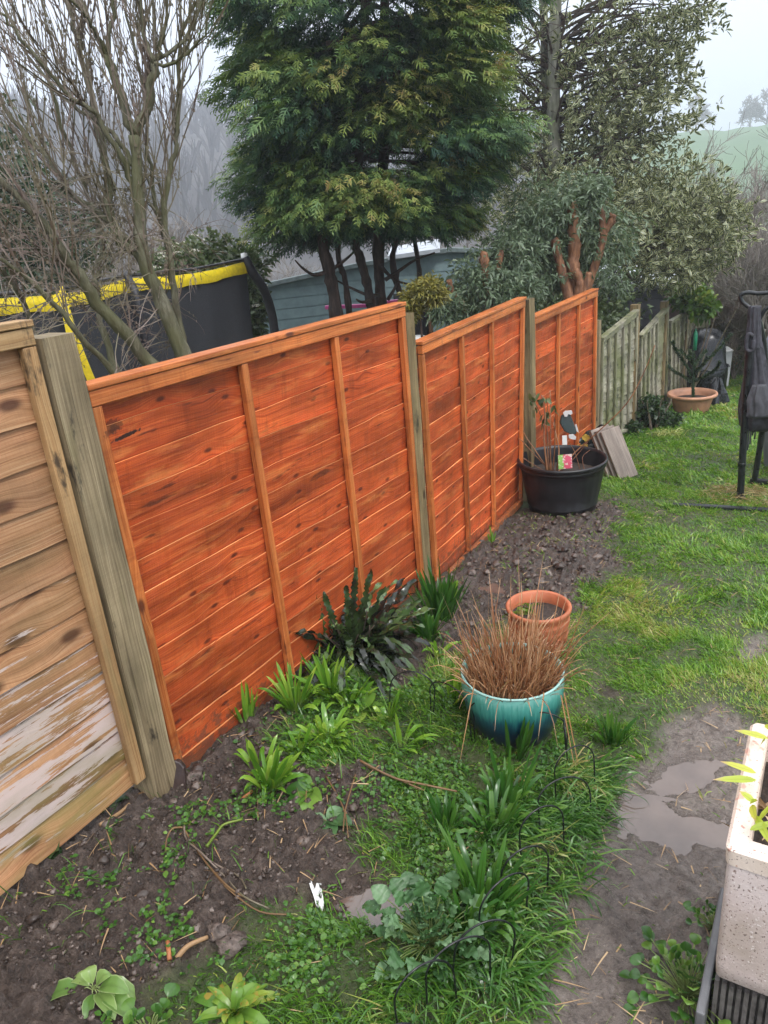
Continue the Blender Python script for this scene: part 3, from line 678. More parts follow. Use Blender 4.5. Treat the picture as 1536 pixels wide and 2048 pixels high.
# --- generic leafless tree / thicket, grown once and copied
def grow(mb, p, d, Ln, r, lev, spread=.5, up=.06, kids=(3, 4), minr=.0025, n=5, jit=.1):
    pts = curve(p, d, Ln, n, up, jit); mb.tube(pts, taper(r, max(r * .55, minr), n + 1), 5 if r > .02 else 3, random.random(), False)
    if lev <= 0: return
    for k in range(random.randint(*kids)):
        i = random.randint(max(1, n // 2 - 1), n); dd = (pts[i] - pts[i - 1]).normalized()
        grow(mb, pts[i], dd + Vector((random.gauss(0, spread), random.gauss(0, spread), random.gauss(.05, spread * .8))), Ln * random.uniform(.55, .8), max(r * random.uniform(.45, .65), minr), lev - 1, spread, up, kids, minr, n, jit)
def baretree(h, lev, seed, stems=1, minr=.006, spread=.45, r=None, kids=(3, 4)):
    random.seed(seed); t = MB(); b_ = MB()
    for s in range(stems):
        a = random.random() * 6.28; d = Vector((math.cos(a) * .25 * (stems > 1), math.sin(a) * .25 * (stems > 1), 1))
        r0 = (r or h * .02) / math.sqrt(stems); pts = curve((math.cos(a) * .1 * (stems - 1) * .3, math.sin(a) * .1 * (stems - 1) * .3, -.3), d, h * .38, 6, .05, .05)
        t.tube(pts, taper(r0, r0 * .7, 7), 8)
        for k in range(4 if stems == 1 else 3):
            i = random.randint(3, 6); dd = (pts[i] - pts[i - 1]).normalized()
            grow(b_, pts[i], dd + Vector((random.gauss(0, spread), random.gauss(0, spread), random.gauss(.1, .3))), h * random.uniform(.24, .34), r0 * .55, lev, spread, .07, kids, minr)
    return t, b_
def place_bare(proto, loc, sc, rz, label, group):
    o = proto if not proto.get('used') else copy_tree(proto)
    proto['used'] = 1; o.location = [float(c) for c in loc]; o.rotation_euler = (0, 0, rz); o.scale = (sc, sc, sc * .95); tag(o, label, 'tree', group); return o
def mkproto(name, h, lev, seed, stems, minr, spread, m_, kids=(3, 4), r=None):
    e = empty(name, (0, 0, 0), name, 'tree'); t, b_ = baretree(h, lev, seed, stems, minr, spread, r, kids)
    t.build('trunk', m_, e, True, False); b_.build('branches', m_, e, False, False); return e
pA = mkproto('leafless_tree', 7, 5, 3, 2, .0055, .5, M['twig_grey'])
pB = mkproto('leafless_tree', 6, 5, 5, 3, .005, .55, M['twig_grey'])
BT = 'leafless trees and thicket beyond the gardens'
for pr, u, r, sc, rz, t in ((pA, 330, 15, .60, .3, 'grey leafless tree filling the gap behind the trampoline'), (pA, 455, 19, .56, 2.2, 'leafless tree just left of the dark conifer, behind the shed'), (pB, 130, 13, .68, 4.0, 'twiggy leafless tree at the left behind the trampoline net'),
                            (pB, 30, 16, .85, 1.0, 'leafless tree at the far left edge of the view'), (pA, 560, 24, .6, 5.1, 'leafless tree behind the green shed roof'), (pB, 250, 20, .8, 2.9, 'pale leafless tree deepest in the gap at the left'),
                            (pB, 1000, 16, .7, .2, 'leafless bush behind the cut red-barked shrub'), (pA, 1440, 15, .62, 1.2, 'dark branched leafless tree at the right in front of the green field'), (pB, 1520, 13, .62, 3.3, 'leafless tree at the right edge above the swing stand'),
                            (pA, 1360, 20, .72, 4.4, 'leafless tree behind the right side of the variegated tree'), (pB, 1480, 19, .75, 5.5, 'grey thicket tree below the green field')):
    p = AD(u, 700, r); place_bare(pr, (p[0], p[1], float(gbase(p[0], p[1])) - .1), sc, rz, t, BT)
pS = mkproto('thicket_shrub', 2.4, 4, 9, 7, .004, .6, M['twig'], (3, 5))
SH = 'brown thicket shrubs at the end of the garden'
for u, r, sc, rz, t in ((1395, 16.5, 1.1, 0, 'brown twiggy shrub behind the last old fence post'), (1450, 15.5, 1.0, 1, 'brown twiggy shrub above the leaning wooden stake'), (1510, 14.5, 1.1, 2, 'brown twiggy shrub behind the swing stand handle'), (1550, 17, 1.3, 3, 'brown twiggy shrub at the right edge'),
                        (1480, 18.5, 1.3, 4, 'tall brown shrub behind the row, right of the last post'), (1240, 10.9, .42, 5, 'dark twiggy shrub leaning over the mossy panel by the dark shed'), (1010, 8.5, .55, 2.5, 'bare shrub behind the middle orange panel')):
    p = AD(u, 700, r); o = place_bare(pS, (p[0], p[1], float(gbase(p[0], p[1])) - .1), sc, rz, t, SH); o['category'] = 'shrub'
random.seed(21)
# rows of trees standing on the skyline of the field, and the wood on the far hill
pF = mkproto('ridge_tree', 9, 5, 14, 1, .045, .62, M['twig_grey'], (3, 4), .28)
for u, v, r, sc, rz, t in ((1393, 252, 226, 1.05, 0, 'round leafless tree standing on the skyline right of the variegated tree'), (1500, 247, 226, .95, 1, 'leafless tree left of the pair on the skyline at the right edge'), (1532, 246, 228, 1.15, 2, 'taller leafless tree on the skyline at the right edge'), (1425, 250, 229, .3, 3, 'small bush on the skyline between the ridge trees')):
    p = AD(u, v, r); place_bare(pF, (p[0], p[1], p[2] - 1.6 * sc), sc * 1.0, rz, t, 'trees on the skyline')
wv = MB()
for k in range(620):
    d = R(random.uniform(-66, -20)); r = random.uniform(95, 226); zf = float(sst(60, 230, r)); z = 1.6 + float(ridge(np.array(d))) * 225 * zf ** .8 - 9 * (1 - zf) - .5
    h = random.uniform(5, 9); x, y = math.sin(d) * r, math.cos(d) * r
    for s in range(7):
        a = random.random() * 6.28; q = random.uniform(.15, .45) * h
        wv.tube([(x, y, z), (x + q * .4 * math.cos(a), y + q * .4 * math.sin(a), z + h * .5), (x + q * math.cos(a), y + q * math.sin(a), z + h * random.uniform(.7, 1))], [.22, .16, .05], 3, random.random(), False)
tag(wv.build('far_woodland', plain('winter_woodland', (.05, .045, .042), .9)), kind='stuff')

# --- the big dark conifer
C0 = AD(735, 560, 7.6); gz0 = float(gbase(C0[0], C0[1]))
root = empty('conifer_tree', (C0[0], C0[1], gz0), 'large dense dark green conifer with bronze tips and several bare trunks', 'tree')
def trunkset(specs, name, m_, parent):
    for px, r, a, b_ in specs:
        mb = MB(); tp_ = taper(a, b_, 6 * (len(px) - 1) + 1); mb.tube([q + Vector((random.gauss(0, .05), random.gauss(0, .05), 0)) * a for q in spline([AD(u, v, r) for u, v in px], 6)], [q * random.uniform(.86, 1.16) for q in tp_], 10); mb.build(name, m_, parent, True)
trunkset([([(676, 660), (668, 590), (656, 530), (645, 470), (660, 300), (690, 100)], 7.4, .066, .04), ([(745, 640), (738, 585), (722, 520), (712, 470), (720, 250), (730, 0)], 7.6, .050, .036), ([(762, 640), (760, 580), (758, 480), (770, 250), (770, 0)], 7.8, .068, .04), ([(700, 640), (690, 560), (676, 500), (690, 330)], 7.6, .035, .02), ([(800, 590), (785, 520), (800, 460), (850, 300)], 7.9, .035, .02), ([(840, 600), (838, 540), (828, 470)], 8.1, .03, .02)], 'trunk', M['bark_dark'], root)
mb = MB()
for px, r in (([(650, 545), (628, 550), (605, 536), (590, 520)], 7.3), ([(760, 590), (735, 590), (700, 575), (672, 560)], 7.6), ([(770, 560), (800, 540), (830, 520), (870, 505)], 7.7), ([(745, 600), (725, 605), (712, 598)], 7.5), ([(662, 540), (690, 520), (712, 500)], 7.4), ([(775, 600), (790, 575), (798, 545)], 7.7), ([(760, 530), (790, 560), (830, 570)], 7.7)):
    mb.tube(spline([AD(u, v, r) for u, v in px], 4), taper(.022, .007, 4 * (len(px) - 1) + 1), 5)
mb.build('dead_branch', M['bark_dark'], root, True)
# crown: pads of foliage, each carried by a branch reaching out from the trunks; (photo x, photo y, distance, pad radius m)
prof = [(-700, 40, 330), (-300, 250, 600), (0, 475, 1005), (70, 490, 975), (150, 480, 975), (230, 500, 1030), (300, 505, 1040), (350, 490, 975), (400, 500, 950), (430, 515, 955), (455, 560, 940), (505, 575, 900)]
pys = [q[0] for q in prof]; pl = [q[1] for q in prof]; pr_ = [q[2] for q in prof]
pads = []; br = MB()
random.seed(5)
for v in list(range(-640, 0, 70)) + list(range(0, 450, 34)):
    hw = (np.interp(v, pys, pr_) - np.interp(v, pys, pl)) / 2 / 190.0 if v >= 0 else np.interp(v, [-700, -300, 0], [.35, 1.0, 1.48])
    cu = (np.interp(v, pys, pr_) + np.interp(v, pys, pl)) / 2 if v >= 0 else 735
    zc = AD(cu, v, 7.6)
    for k in range(13 if v >= 0 else 9):
        a = random.uniform(0, 6.28); q = max(.15, hw - .20) * random.uniform(.55, 1.0)
        x = zc[0] + math.cos(a) * q; y = zc[1] + math.sin(a) * q; z = zc[2] + random.uniform(-.06, .06) - .05 * q
        pads.append((x, y, z, math.cos(a), math.sin(a), random.uniform(.20, .36), random.random()))
        if k % 3 == 0: br.tube(spline([(zc[0], zc[1], z + .15), (zc[0] + math.cos(a) * q * .5, zc[1] + math.sin(a) * q * .5, z + .10), (x, y, z)], 3), taper(.02, .006, 7), 4, 0, False)
br.build('branches', M['bark_dark'], root)
pp = []; ax = []; ro = []
for x, y, z, cx, cy, rad, tint in pads:
    n = int(150 * (rad / .28) ** 2 * (1.0 if z > 1.2 else 1.0))
    d = rdir(n); q = RNG.random(n) ** .45
    o = d * (q * rad)[:, None] * [1.2, 1.2, .50]
    P_ = np.array([x, y, z]) + o; o2 = unit(o)
    pp.append(P_); ax.append(unit(np.array([cx, cy, -.30]) * 1.1 + o2 * .55 + RNG.normal(0, .3, (n, 3))))
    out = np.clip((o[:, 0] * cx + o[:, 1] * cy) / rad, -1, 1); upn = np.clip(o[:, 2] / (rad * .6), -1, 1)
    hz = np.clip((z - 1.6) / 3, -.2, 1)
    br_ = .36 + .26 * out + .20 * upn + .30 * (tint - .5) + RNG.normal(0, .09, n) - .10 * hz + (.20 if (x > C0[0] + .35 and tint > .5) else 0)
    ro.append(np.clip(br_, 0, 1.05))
pp = np.concatenate(pp); ax = np.concatenate(ax); ro = np.concatenate(ro)
sd_ = unit(np.cross(ax, unit(np.array([0, 0, 1.0]) + RNG.normal(0, .45, (len(ax), 3)))))
parts = []
Ls = RNG.uniform(.09, .19, len(pp))
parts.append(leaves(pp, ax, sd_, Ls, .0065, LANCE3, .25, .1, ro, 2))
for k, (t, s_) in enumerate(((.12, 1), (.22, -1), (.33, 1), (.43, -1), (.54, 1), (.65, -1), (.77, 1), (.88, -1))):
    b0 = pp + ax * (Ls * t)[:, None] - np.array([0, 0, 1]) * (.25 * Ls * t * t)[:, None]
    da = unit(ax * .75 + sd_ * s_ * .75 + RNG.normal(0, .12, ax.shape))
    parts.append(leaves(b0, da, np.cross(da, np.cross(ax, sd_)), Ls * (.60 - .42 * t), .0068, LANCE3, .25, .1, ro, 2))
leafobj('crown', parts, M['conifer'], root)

# --- clusters of leaves inside ellipsoids (evergreen trees and shrubs)
def clusters(ell, per, rosette, Ln, Wd, prof, bend=.25, fold=.25, c=3, spread=.9, updir=.35, power=.45):
    pp = []; ax = []; rn = []
    for (cx, cy, cz, rx, rz, n) in ell:
        n = int(n * per); d = rdir(n); q = RNG.random(n) ** power
        lump = .38 + 1.15 * fbm(d[:, 0] * 2.2 + cx * 3 + 20, d[:, 1] * 2.2 + d[:, 2] * 2.7 + cy + 20, 3, int(abs(cx * 100)))
        P_ = np.array([cx, cy, cz]) + d * (q * lump)[:, None] * [rx, rx, rz]
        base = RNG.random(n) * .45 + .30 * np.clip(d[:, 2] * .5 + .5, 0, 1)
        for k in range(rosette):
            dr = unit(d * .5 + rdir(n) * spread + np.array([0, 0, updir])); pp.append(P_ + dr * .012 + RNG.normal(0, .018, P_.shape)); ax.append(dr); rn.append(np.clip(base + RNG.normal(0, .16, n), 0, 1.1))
    pp = np.concatenate(pp); ax = np.concatenate(ax); rn = np.concatenate(rn); n = len(pp)
    return leaves(pp, ax, perp(ax), RNG.uniform(.7, 1.25, n) * Ln, Wd * RNG.uniform(.8, 1.2, n), prof, bend, fold, rn, c)
# tall variegated evergreen behind
H0 = AD(1110, 560, 11); gh = float(gbase(H0[0], H0[1]))
root = empty('evergreen_tree', (H0[0], H0[1], gh), 'tall airy evergreen with cream edged leaves and two pale grey trunks', 'tree')
trunkset([([(1115, 640), (1112, 480), (1108, 300), (1108, 120), (1112, -40), (1115, -300)], 11, .105, .06), ([(1092, 640), (1095, 480), (1094, 300), (1090, 120), (1085, -60), (1080, -250)], 11.15, .075, .045)], 'trunk', M['bark_grey'], root)
ELL = [(1200, 330, 11, 1.15, .95, 1.0), (1330, 430, 11, .85, .75, .9), (1400, 470, 10.8, .75, .5, .7), (1230, 470, 10.6, 1.1, .7, 1.1), (1080, 420, 11.2, 1.05, .8, .9), (1010, 300, 11.4, .9, .9, .42), (1290, 210, 11, .75, .7, .45), (1240, 240, 11.2, .9, .7, .42),
       (1210, 70, 11, 1.15, .8, .38), (1330, 40, 11, .75, .5, .22), (1390, 20, 11, .45, .45, .10), (1010, 100, 11.3, .95, .95, .30), (930, 60, 11.5, .7, .9, .22), (1290, 120, 11, .7, .5, .26), (1130, -150, 11, 1.7, 1.0, .35), (1120, 560, 10.6, .6, .35, .35), (1340, 530, 10.6, .8, .32, .55), (1190, 180, 11.3, 1.0, .7, .45), (980, 200, 11.3, .8, .7, .4), (1420, 420, 11, .45, .4, .3), (1180, 420, 10.5, .9, .6, .6)]
ell = []; br = MB(); random.seed(8)
for u, v, r, rx, rz, n in ELL:
    p = AD(u, v, r); ell.append((p[0], p[1], p[2], rx, rz, n))
    for k in range(9):
        d = Vector(rdir(1)[0]); q = Vector(p) + Vector((d.x * rx, d.y * rx, d.z * rz)) * .85
        a = Vector(AD(1108, min(v + random.uniform(-20, 120), 600), 11)); md = a.lerp(q, .5) + Vector((0, 0, random.uniform(-.05, .18)))
        br.tube(spline([a, md, q], 4), taper(.022, .005, 9), 4, 0, False)
        for j in range(3):
            b2 = md.lerp(q, random.uniform(.2, .9)); br.tube([b2, b2 + Vector(rdir(1)[0]) * .35 + Vector((0, 0, .08))], [.007, .003], 3, 0, False)
br.build('branches', M['bark_dark'], root)
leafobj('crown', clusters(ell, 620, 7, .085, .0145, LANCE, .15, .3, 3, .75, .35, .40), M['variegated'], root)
# cut red-barked shrubs
def redshrub(loc_uv, stubs, ellp, label, per):
    p = AD(*loc_uv); root = empty('cut_shrub', (p[0], p[1], float(gbase(p[0], p[1]))), label, 'shrub', 'hard pruned shrubs behind the fence')
    trunkset(stubs, 'stem', M['bark_red'], root)
    e = []
    for u, v, r, rx, rz, n in ellp: q = AD(u, v, r); e.append((q[0], q[1], q[2], rx, rz, n))
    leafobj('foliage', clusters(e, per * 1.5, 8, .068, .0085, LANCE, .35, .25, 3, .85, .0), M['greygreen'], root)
redshrub((1145, 600, 7.6), [([(1150, 690), (1142, 590), (1146, 530), (1150, 470), (1142, 405)], 7.6, .075, .05), ([(1146, 620), (1128, 560), (1118, 520), (1108, 478)], 7.5, .05, .04), ([(1150, 610), (1160, 570), (1150, 540)], 7.5, .045, .04), ([(1155, 640), (1180, 560), (1205, 480), (1202, 415)], 7.7, .045, .032), ([(1203, 470), (1222, 445), (1226, 428)], 7.7, .035, .032), ([(1160, 640), (1172, 580), (1178, 545)], 7.5, .035, .03)],
         [(1090, 430, 7.6, .38, .32, 1), (1160, 400, 7.8, .42, .25, .9), (1200, 480, 7.9, .42, .35, .8), (1050, 500, 7.6, .42, .36, 1), (1130, 500, 7.9, .4, .4, .8), (1080, 560, 7.7, .4, .25, .8), (1190, 370, 7.8, .2, .12, .25), (1225, 555, 8.7, .26, .26, .35)], 'pruned shrub with thick red brown stubs and grey green leaves behind the farthest orange panel', 150)
redshrub((985, 610, 7.0), [([(985, 680), (975, 590), (970, 540), (968, 505)], 7.0, .05, .04), ([(990, 660), (995, 570), (1000, 500)], 7.1, .04, .03), ([(935, 660), (925, 610), (905, 585), (898, 560)], 6.9, .03, .025)],
         [(990, 590, 7.0, .35, .25, .9), (1010, 520, 7.2, .35, .3, .8), (950, 560, 7.0, .3, .25, .55), (1030, 590, 7.1, .3, .22, .6), (895, 620, 6.8, .22, .16, .35)], 'smaller pruned shrub with reddish stubs behind the middle orange panel', 150)
# golden conifer sprig by the brown post
p = AD(842, 590, 6.2); root = empty('golden_shrub', (p[0], p[1], float(gbase(p[0], p[1]))), 'small yellow green conifer bush poking up right of the pink frame', 'shrub')
mb = MB(); mb.tube(curve((p[0], p[1], gbase(p[0], p[1])), (0, 0, 1), p[2] - gbase(p[0], p[1]) + .1, 8, .05, .03), taper(.02, .008, 9), 5); mb.build('stem', M['bark_dark'], root)
e = []
for u, v, rx, rz, n in ((850, 575, .14, .07, .8), (825, 600, .10, .09, .7), (870, 590, .1, .06, .5), (815, 625, .08, .06, .4)): q = AD(u, v, 6.2); e.append((q[0], q[1], q[2], rx, rz, n))
leafobj('foliage', clusters(e, 260, 6, .05, .006, LANCE3, .3, .1, 2, .6, .1), M['cypress_gold'], root)
# viburnum with white flower heads behind the trampoline
p = AD(430, 560, 8.6); root = empty('flowering_shrub', (p[0], p[1], float(gbase(p[0], p[1]))), 'evergreen shrub with white flower heads behind the trampoline net', 'shrub')
e = []
for u, v, r, rx, rz, n in ((420, 520, 8.6, .55, .26, 1), (370, 540, 8.6, .45, .28, .8), (470, 540, 8.5, .42, .28, .8), (502, 600, 8.2, .17, .36, .6), (502, 660, 8.1, .17, .3, .5), (440, 600, 8.5, .5, .4, .6)): q = AD(u, v, r); e.append((q[0], q[1], q[2], rx, rz, n))
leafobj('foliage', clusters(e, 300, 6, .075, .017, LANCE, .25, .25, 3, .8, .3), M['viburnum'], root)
mb = []
for k in range(46):
    q = e[k % 5]; d = rdir(1, .0, 1)[0]; c = np.array(q[:3]) + d * [q[3], q[3], q[4]]; n = 26
    P_ = c + rdir(n, 0, 1) * [.045, .045, .02]; a = rdir(n, .3, 1); mb.append(leaves(P_, a, perp(a), .016, .007, LANCE3, .1, .1, None, 2))
leafobj('flower_heads', mb, M['petal'], root)
# dark evergreen mass at the left edge, laurel by the old fence, ivy
def bush(name, ellp, label, mat, per, Ln, Wd, prof=LANCE, ros=6, group=None, cat='shrub', power=.4):
    q = AD(*ellp[0][:3]); root = empty(name, (q[0], q[1], float(gbase(q[0], q[1]))), label, cat, group)
    mb = MB()
    for k in range(6):
        mb.tube(curve((q[0] + random.gauss(0, .08), q[1] + random.gauss(0, .08), float(gbase(q[0], q[1]))), (random.gauss(0, .2), random.gauss(0, .2), 1), max(.4, q[2] - float(gbase(q[0], q[1]))), 5, .05, .08), taper(.018, .006, 6), 4)
    mb.build('stem', M['twig'], root)
    e = []
    for u, v, r, rx, rz, n in ellp: c = AD(u, v, r); e.append((c[0], c[1], c[2], rx, rz, n))
    leafobj('foliage', clusters(e, per, ros, Ln, Wd, prof, .25, .25, 3, .8, .2, power), mat, root); return root
bush('dark_evergreen', [(20, 440, 10, 1.0, 1.0, 1), (90, 480, 10.5, .8, .6, .7), (-40, 330, 10, .9, .9, .6)], 'dark evergreen shrub behind the bare twigs at the left edge', M['ivy'], 420, .09, .02)
bush('laurel_bush', [(1385, 592, 11.8, .26, .2, .8), (1368, 580, 12, .2, .2, .5), (1402, 612, 11.6, .2, .16, .5)], 'bright green laurel with yellow tips over the old fence posts', M['laurel'], 260, .09, .028, OVAL)
bush('ivy_clump', [(1300, 820, 9.1, .16, .16, .7), (1322, 842, 9.3, .25, .10, .8), (1262, 858, 8.7, .12, .06, .3)], 'dark green ivy scrambling at the foot of the mossy fence', M['ivy'], 300, .05, .018, OVAL, 4)
bush('hedge_shrub', [(1450, 620, 16, 1.0, .5, 1), (1530, 640, 15, 1.0, .7, 1), (1500, 560, 17, 1.2, .6, .8), (1460, 720, 15.5, .6, .4, .6), (1530, 480, 18, 1.3, .8, .7)], 'dull green hedge mixed with brambles at the end of the lawn', M['viburnum'], 420, .08, .02)
bush('hedge_shrub', [(1120, 640, 9.3, .9, .35, 1), (1215, 640, 10.4, .45, .4, .6), (1040, 640, 9.3, .7, .35, .7), (950, 600, 9.8, .7, .5, .6)], 'dull green undergrowth behind the orange fence below the variegated tree', M['viburnum'], 300, .08, .018)

# ------------------------------------------------------------------ things beyond the fence
M['net'] = plain('black_safety_net', (.018, .020, .026), .75, .5, 260, .3, c2=(.05, .054, .062))
M['yellow'] = plain('yellow_vinyl', (.72, .56, .02), .45, .15, 30, .15)
M['black_foam'] = plain('black_foam', (.02, .02, .024), .5, .3, 40, .2)
M['pink'] = plain('pink_plastic', (.80, .12, .42), .35, .08)
M['shed'] = plain('grey_green_shed_paint', (.19, .27, .285), .6, .14, 9, .1)
M['shed_trim'] = plain('shed_roof_felt', (.15, .19, .19), .5, .25, 12, .2)
M['roof_and_glint'] = plain('pale_roof_and_glint', (.40, .43, .47), .3, .2, 6, .1)  # dark shed's pale roof; also paints the reflection on the grey green shed
M['white'] = plain('white_plastic', (.72, .72, .70), .4, .06)
# trampoline
p = [AD(-260, 640, 4.1), AD(-20, 596, 5.25), AD(255, 553, 6.25), AD(490, 522, 7.5), AD(640, 600, 9.3)]
p = [Vector((q[0], q[1], 1.40)) for q in p]
ctr = Vector((-8.0, 6.6, 0)); gz0 = -1.0
root = empty('trampoline', (-5.6, 4.9, gz0), 'garden trampoline with black net walls and a yellow padded top edge', 'trampoline')
nb = MB(); yb = MB(); tb = MB()
for i in range(3):
    a, b_ = p[i], p[i + 1]; K = 16
    V = []; A = []
    for k in range(K + 1):
        t = k / K; q = a.lerp(b_, t); sag = .035 * math.sin(PI * t); out = (q - ctr).normalized(); out.z = 0
        for j in range(9):
            zz = 1.36 - sag - (2.0) * j / 8; o = out * (.02 * math.sin(t * 21 + j * .9) * (j > 0) - .05 * math.sin(PI * j / 8))
            V.append(Vector((q.x, q.y, zz)) + o); A.append((t, j, i))
    nb.add(V, [[k * 9 + j, k * 9 + 9 + j, k * 9 + 10 + j, k * 9 + 1 + j] for k in range(K) for j in range(8)], A)
    V = []
    for k in range(K + 1):
        t = k / K; q = a.lerp(b_, t); out = (q - ctr).normalized(); out.z = 0; sag = .035 * math.sin(PI * t) + .002 * math.sin(t * 40)
        z0 = 1.385 - sag; hgt = .098 + .006 * math.sin(t * 19 + i)
        V += [Vector((q.x, q.y, z0)) - out * .012, Vector((q.x, q.y, z0)) + out * .012, Vector((q.x, q.y, z0 - hgt * .5)) + out * (.028 + .008 * math.sin(t * 50)), Vector((q.x, q.y, z0 - hgt)) + out * .014]
    yb.add(V, [[k * 4 + j, k * 4 + 4 + j, k * 4 + 5 + j, k * 4 + 1 + j] for k in range(K) for j in range(3)])
    tb.tube([a + Vector((0, 0, .005)), a.lerp(b_, .5) + Vector((0, 0, -.02)), b_ + Vector((0, 0, .005))], .014, 6)
nb.build('net', M['net'], root, True); yb.build('top_padding', M['yellow'], root, True); tb.build('top_rope', M['black_foam'], root, True)
def pole(pts, r, name='pole'):
    mb = MB(); mb.tube(spline(pts, 5), r, 12); return mb.build(name, M['black_foam'], root, True)
pole([p[3] + Vector((0, 0, .02)), AD(505, 545, 7.5), AD(528, 580, 7.6), AD(546, 640, 7.7), AD(556, 740, 7.7)], .045)
mb = MB(); mb.lathe([(0.03, -.03), (.034, 0), (.03, .03), (.0, .035)], p[3] + Vector((0, 0, .03)), 12); mb.build('pole_cap', M['white'], root, True)
pole([p[2] + Vector((0, 0, .03)), AD(258, 560, 6.2), AD(275, 600, 6.1), AD(300, 740, 6.1)], .03)
pole([p[1] + Vector((0, 0, .03)), AD(-10, 640, 5.2), AD(20, 760, 5.2)], .03)
mb = MB()
def ribbon(mb, pts, wd):
    pts = spline(pts, 5); V = []
    for q in pts:
        s = Vector((.84, .54, 0)) * (wd / 2); f = Vector((.5, -.8, 0)) * .006
        V += [q - s + f, q + s + f, q + s - f, q - s - f]
    mb.add(V, [[k * 4 + e, k * 4 + (e + 1) % 4, k * 4 + 4 + (e + 1) % 4, k * 4 + 4 + e] for k in range(len(pts) - 1) for e in range(4)])
ribbon(mb, [AD(118, 572, 5.68), AD(133, 625, 5.6), AD(146, 690, 5.55), AD(152, 740, 5.5), AD(160, 800, 5.5)], .06)
ribbon(mb, [AD(120, 580, 5.70), AD(138, 640, 5.62), AD(160, 705, 5.55), AD(195, 790, 5.5)], .055)
mb.build('strap', M['yellow'], root)

# shed with overlapping boards, gable towards the viewer
a = AD(512, 690, 10.2); b_ = AD(960, 640, 10.6)
A_ = np.array([a[0], a[1]]); B_ = np.array([b_[0], b_[1]]); dv = B_ - A_; Wd = np.linalg.norm(dv); dv /= Wd; nv = np.array([dv[1], -dv[0]])   # towards the viewer
gs = -1.35; eave = AD(518, 574, 10.2)[2]; apex = AD(905, 498, 10.5)[2]; mid = AD(720, 532, 10.35)[2]
root = empty('shed', (*((A_ + B_) / 2), gs), 'grey green boarded shed with a shallow sloping felt roof behind the conifer trunks', 'shed')
def rooftop(s): return float(np.interp(s, [0, Wd * .48, Wd * .87, Wd], [eave, mid + .03, apex, apex - .05]))
mb = MB(); pit = .135; zb = gs
def S3(s, z, o): q = A_ + dv * s + nv * o; return (q[0], q[1], z)
while zb < apex:
    K = 16; ss = [Wd * k / K for k in range(K + 1)]; V = []; A = []; rnd = random.random()
    for s in ss:
        t0 = min(zb, rooftop(s)); t1 = min(zb + pit - .012, rooftop(s)); t2 = min(zb + pit, rooftop(s))
        V += [S3(s, t0, 0.012), S3(s, t1, 0.010), S3(s, t1, 0), S3(s, t2, 0)]; A += [(s, t0, rnd)] * 4
    mb.add(V, [[k * 4 + j, k * 4 + 4 + j, k * 4 + 5 + j, k * 4 + 1 + j] for k in range(K) for j in range(3)], A); zb += pit
V = [S3(0, gs, 0.0), S3(0, eave, 0.0), S3(0, eave, -2.4), S3(0, gs, -2.4)]; mb.add(V, [[0, 1, 2, 3]])
mb.build('wall', M['shed'], root)
mb = MB(); K = 24; V = []
for k in range(K + 1):
    s = -.12 + (Wd + .3) * k / K; z = rooftop(max(0, min(s, Wd))) - (.04 if s < 0 else 0)
    V += [S3(s, z - .03, .11), S3(s, z + .02, .11), S3(s, z + .028, .08), S3(s, z - .30, -2.5), S3(s, z - .36, -2.5), S3(s, z - .035, .05)]
mb.add(V, [[k * 6 + j, k * 6 + 6 + j, k * 6 + 6 + (j + 1) % 6, k * 6 + (j + 1) % 6] for k in range(K) for j in range(6)] + [list(range(6)), [K * 6 + j for j in range(6)][::-1]])
mb.build('roof', M['shed_trim'], root)
mb = MB(); mb.bar(S3(.03, gs, .03), S3(.03, eave - .04, .03), .08, .03, (nv[0], nv[1], 0)); mb.build('corner_trim', M['shed'], root)
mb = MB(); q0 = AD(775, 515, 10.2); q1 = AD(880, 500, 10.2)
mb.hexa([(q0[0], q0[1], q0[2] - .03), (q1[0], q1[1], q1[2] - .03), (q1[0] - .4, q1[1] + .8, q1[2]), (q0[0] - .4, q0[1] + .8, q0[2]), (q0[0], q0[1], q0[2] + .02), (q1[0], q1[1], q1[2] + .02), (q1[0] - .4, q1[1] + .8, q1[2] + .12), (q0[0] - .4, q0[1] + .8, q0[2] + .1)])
mb.build('roof_glint', M['roof_and_glint'], root)  # pale slab painted as the reflection on the wet roof edge
# dark playhouse side right of the shed
a = AD(825, 690, 8.6); b_ = AD(866, 690, 8.7); z1 = AD(840, 590, 8.6)[2]
root = empty('garden_locker', ((a[0] + b_[0]) / 2, (a[1] + b_[1]) / 2, -1.35), 'dark blue grey boarded locker just right of the split brown post', 'locker')
mb = MB(); d = unit(np.array([b_[0] - a[0], b_[1] - a[1]])); n = np.array([-d[1], d[0]]); wd = math.hypot(b_[0] - a[0], b_[1] - a[1]); k = 5
for i in range(k):
    s0 = wd * i / k + .003; s1 = wd * (i + 1) / k - .003; A0 = np.array(a[:2]) + d * s0; A1 = np.array(a[:2]) + d * s1; B0 = A0 + n * .5; B1 = A1 + n * .5
    mb.hexa([(*A0, -1.35), (*A1, -1.35), (*B1, -1.35), (*B0, -1.35), (*A0, z1), (*A1, z1), (*B1, z1), (*B0, z1)])
mb.build('boards', M['dark_wood'], root)
mb = MB(); e = np.array(b_[:2]) - d * .02; mb.bar((*(e - n * .012), -1.35), (*(e - n * .012), z1 + .03), .05, .02, (n[0], n[1], 0)); mb.build('corner_post', M['bark_red'], root)
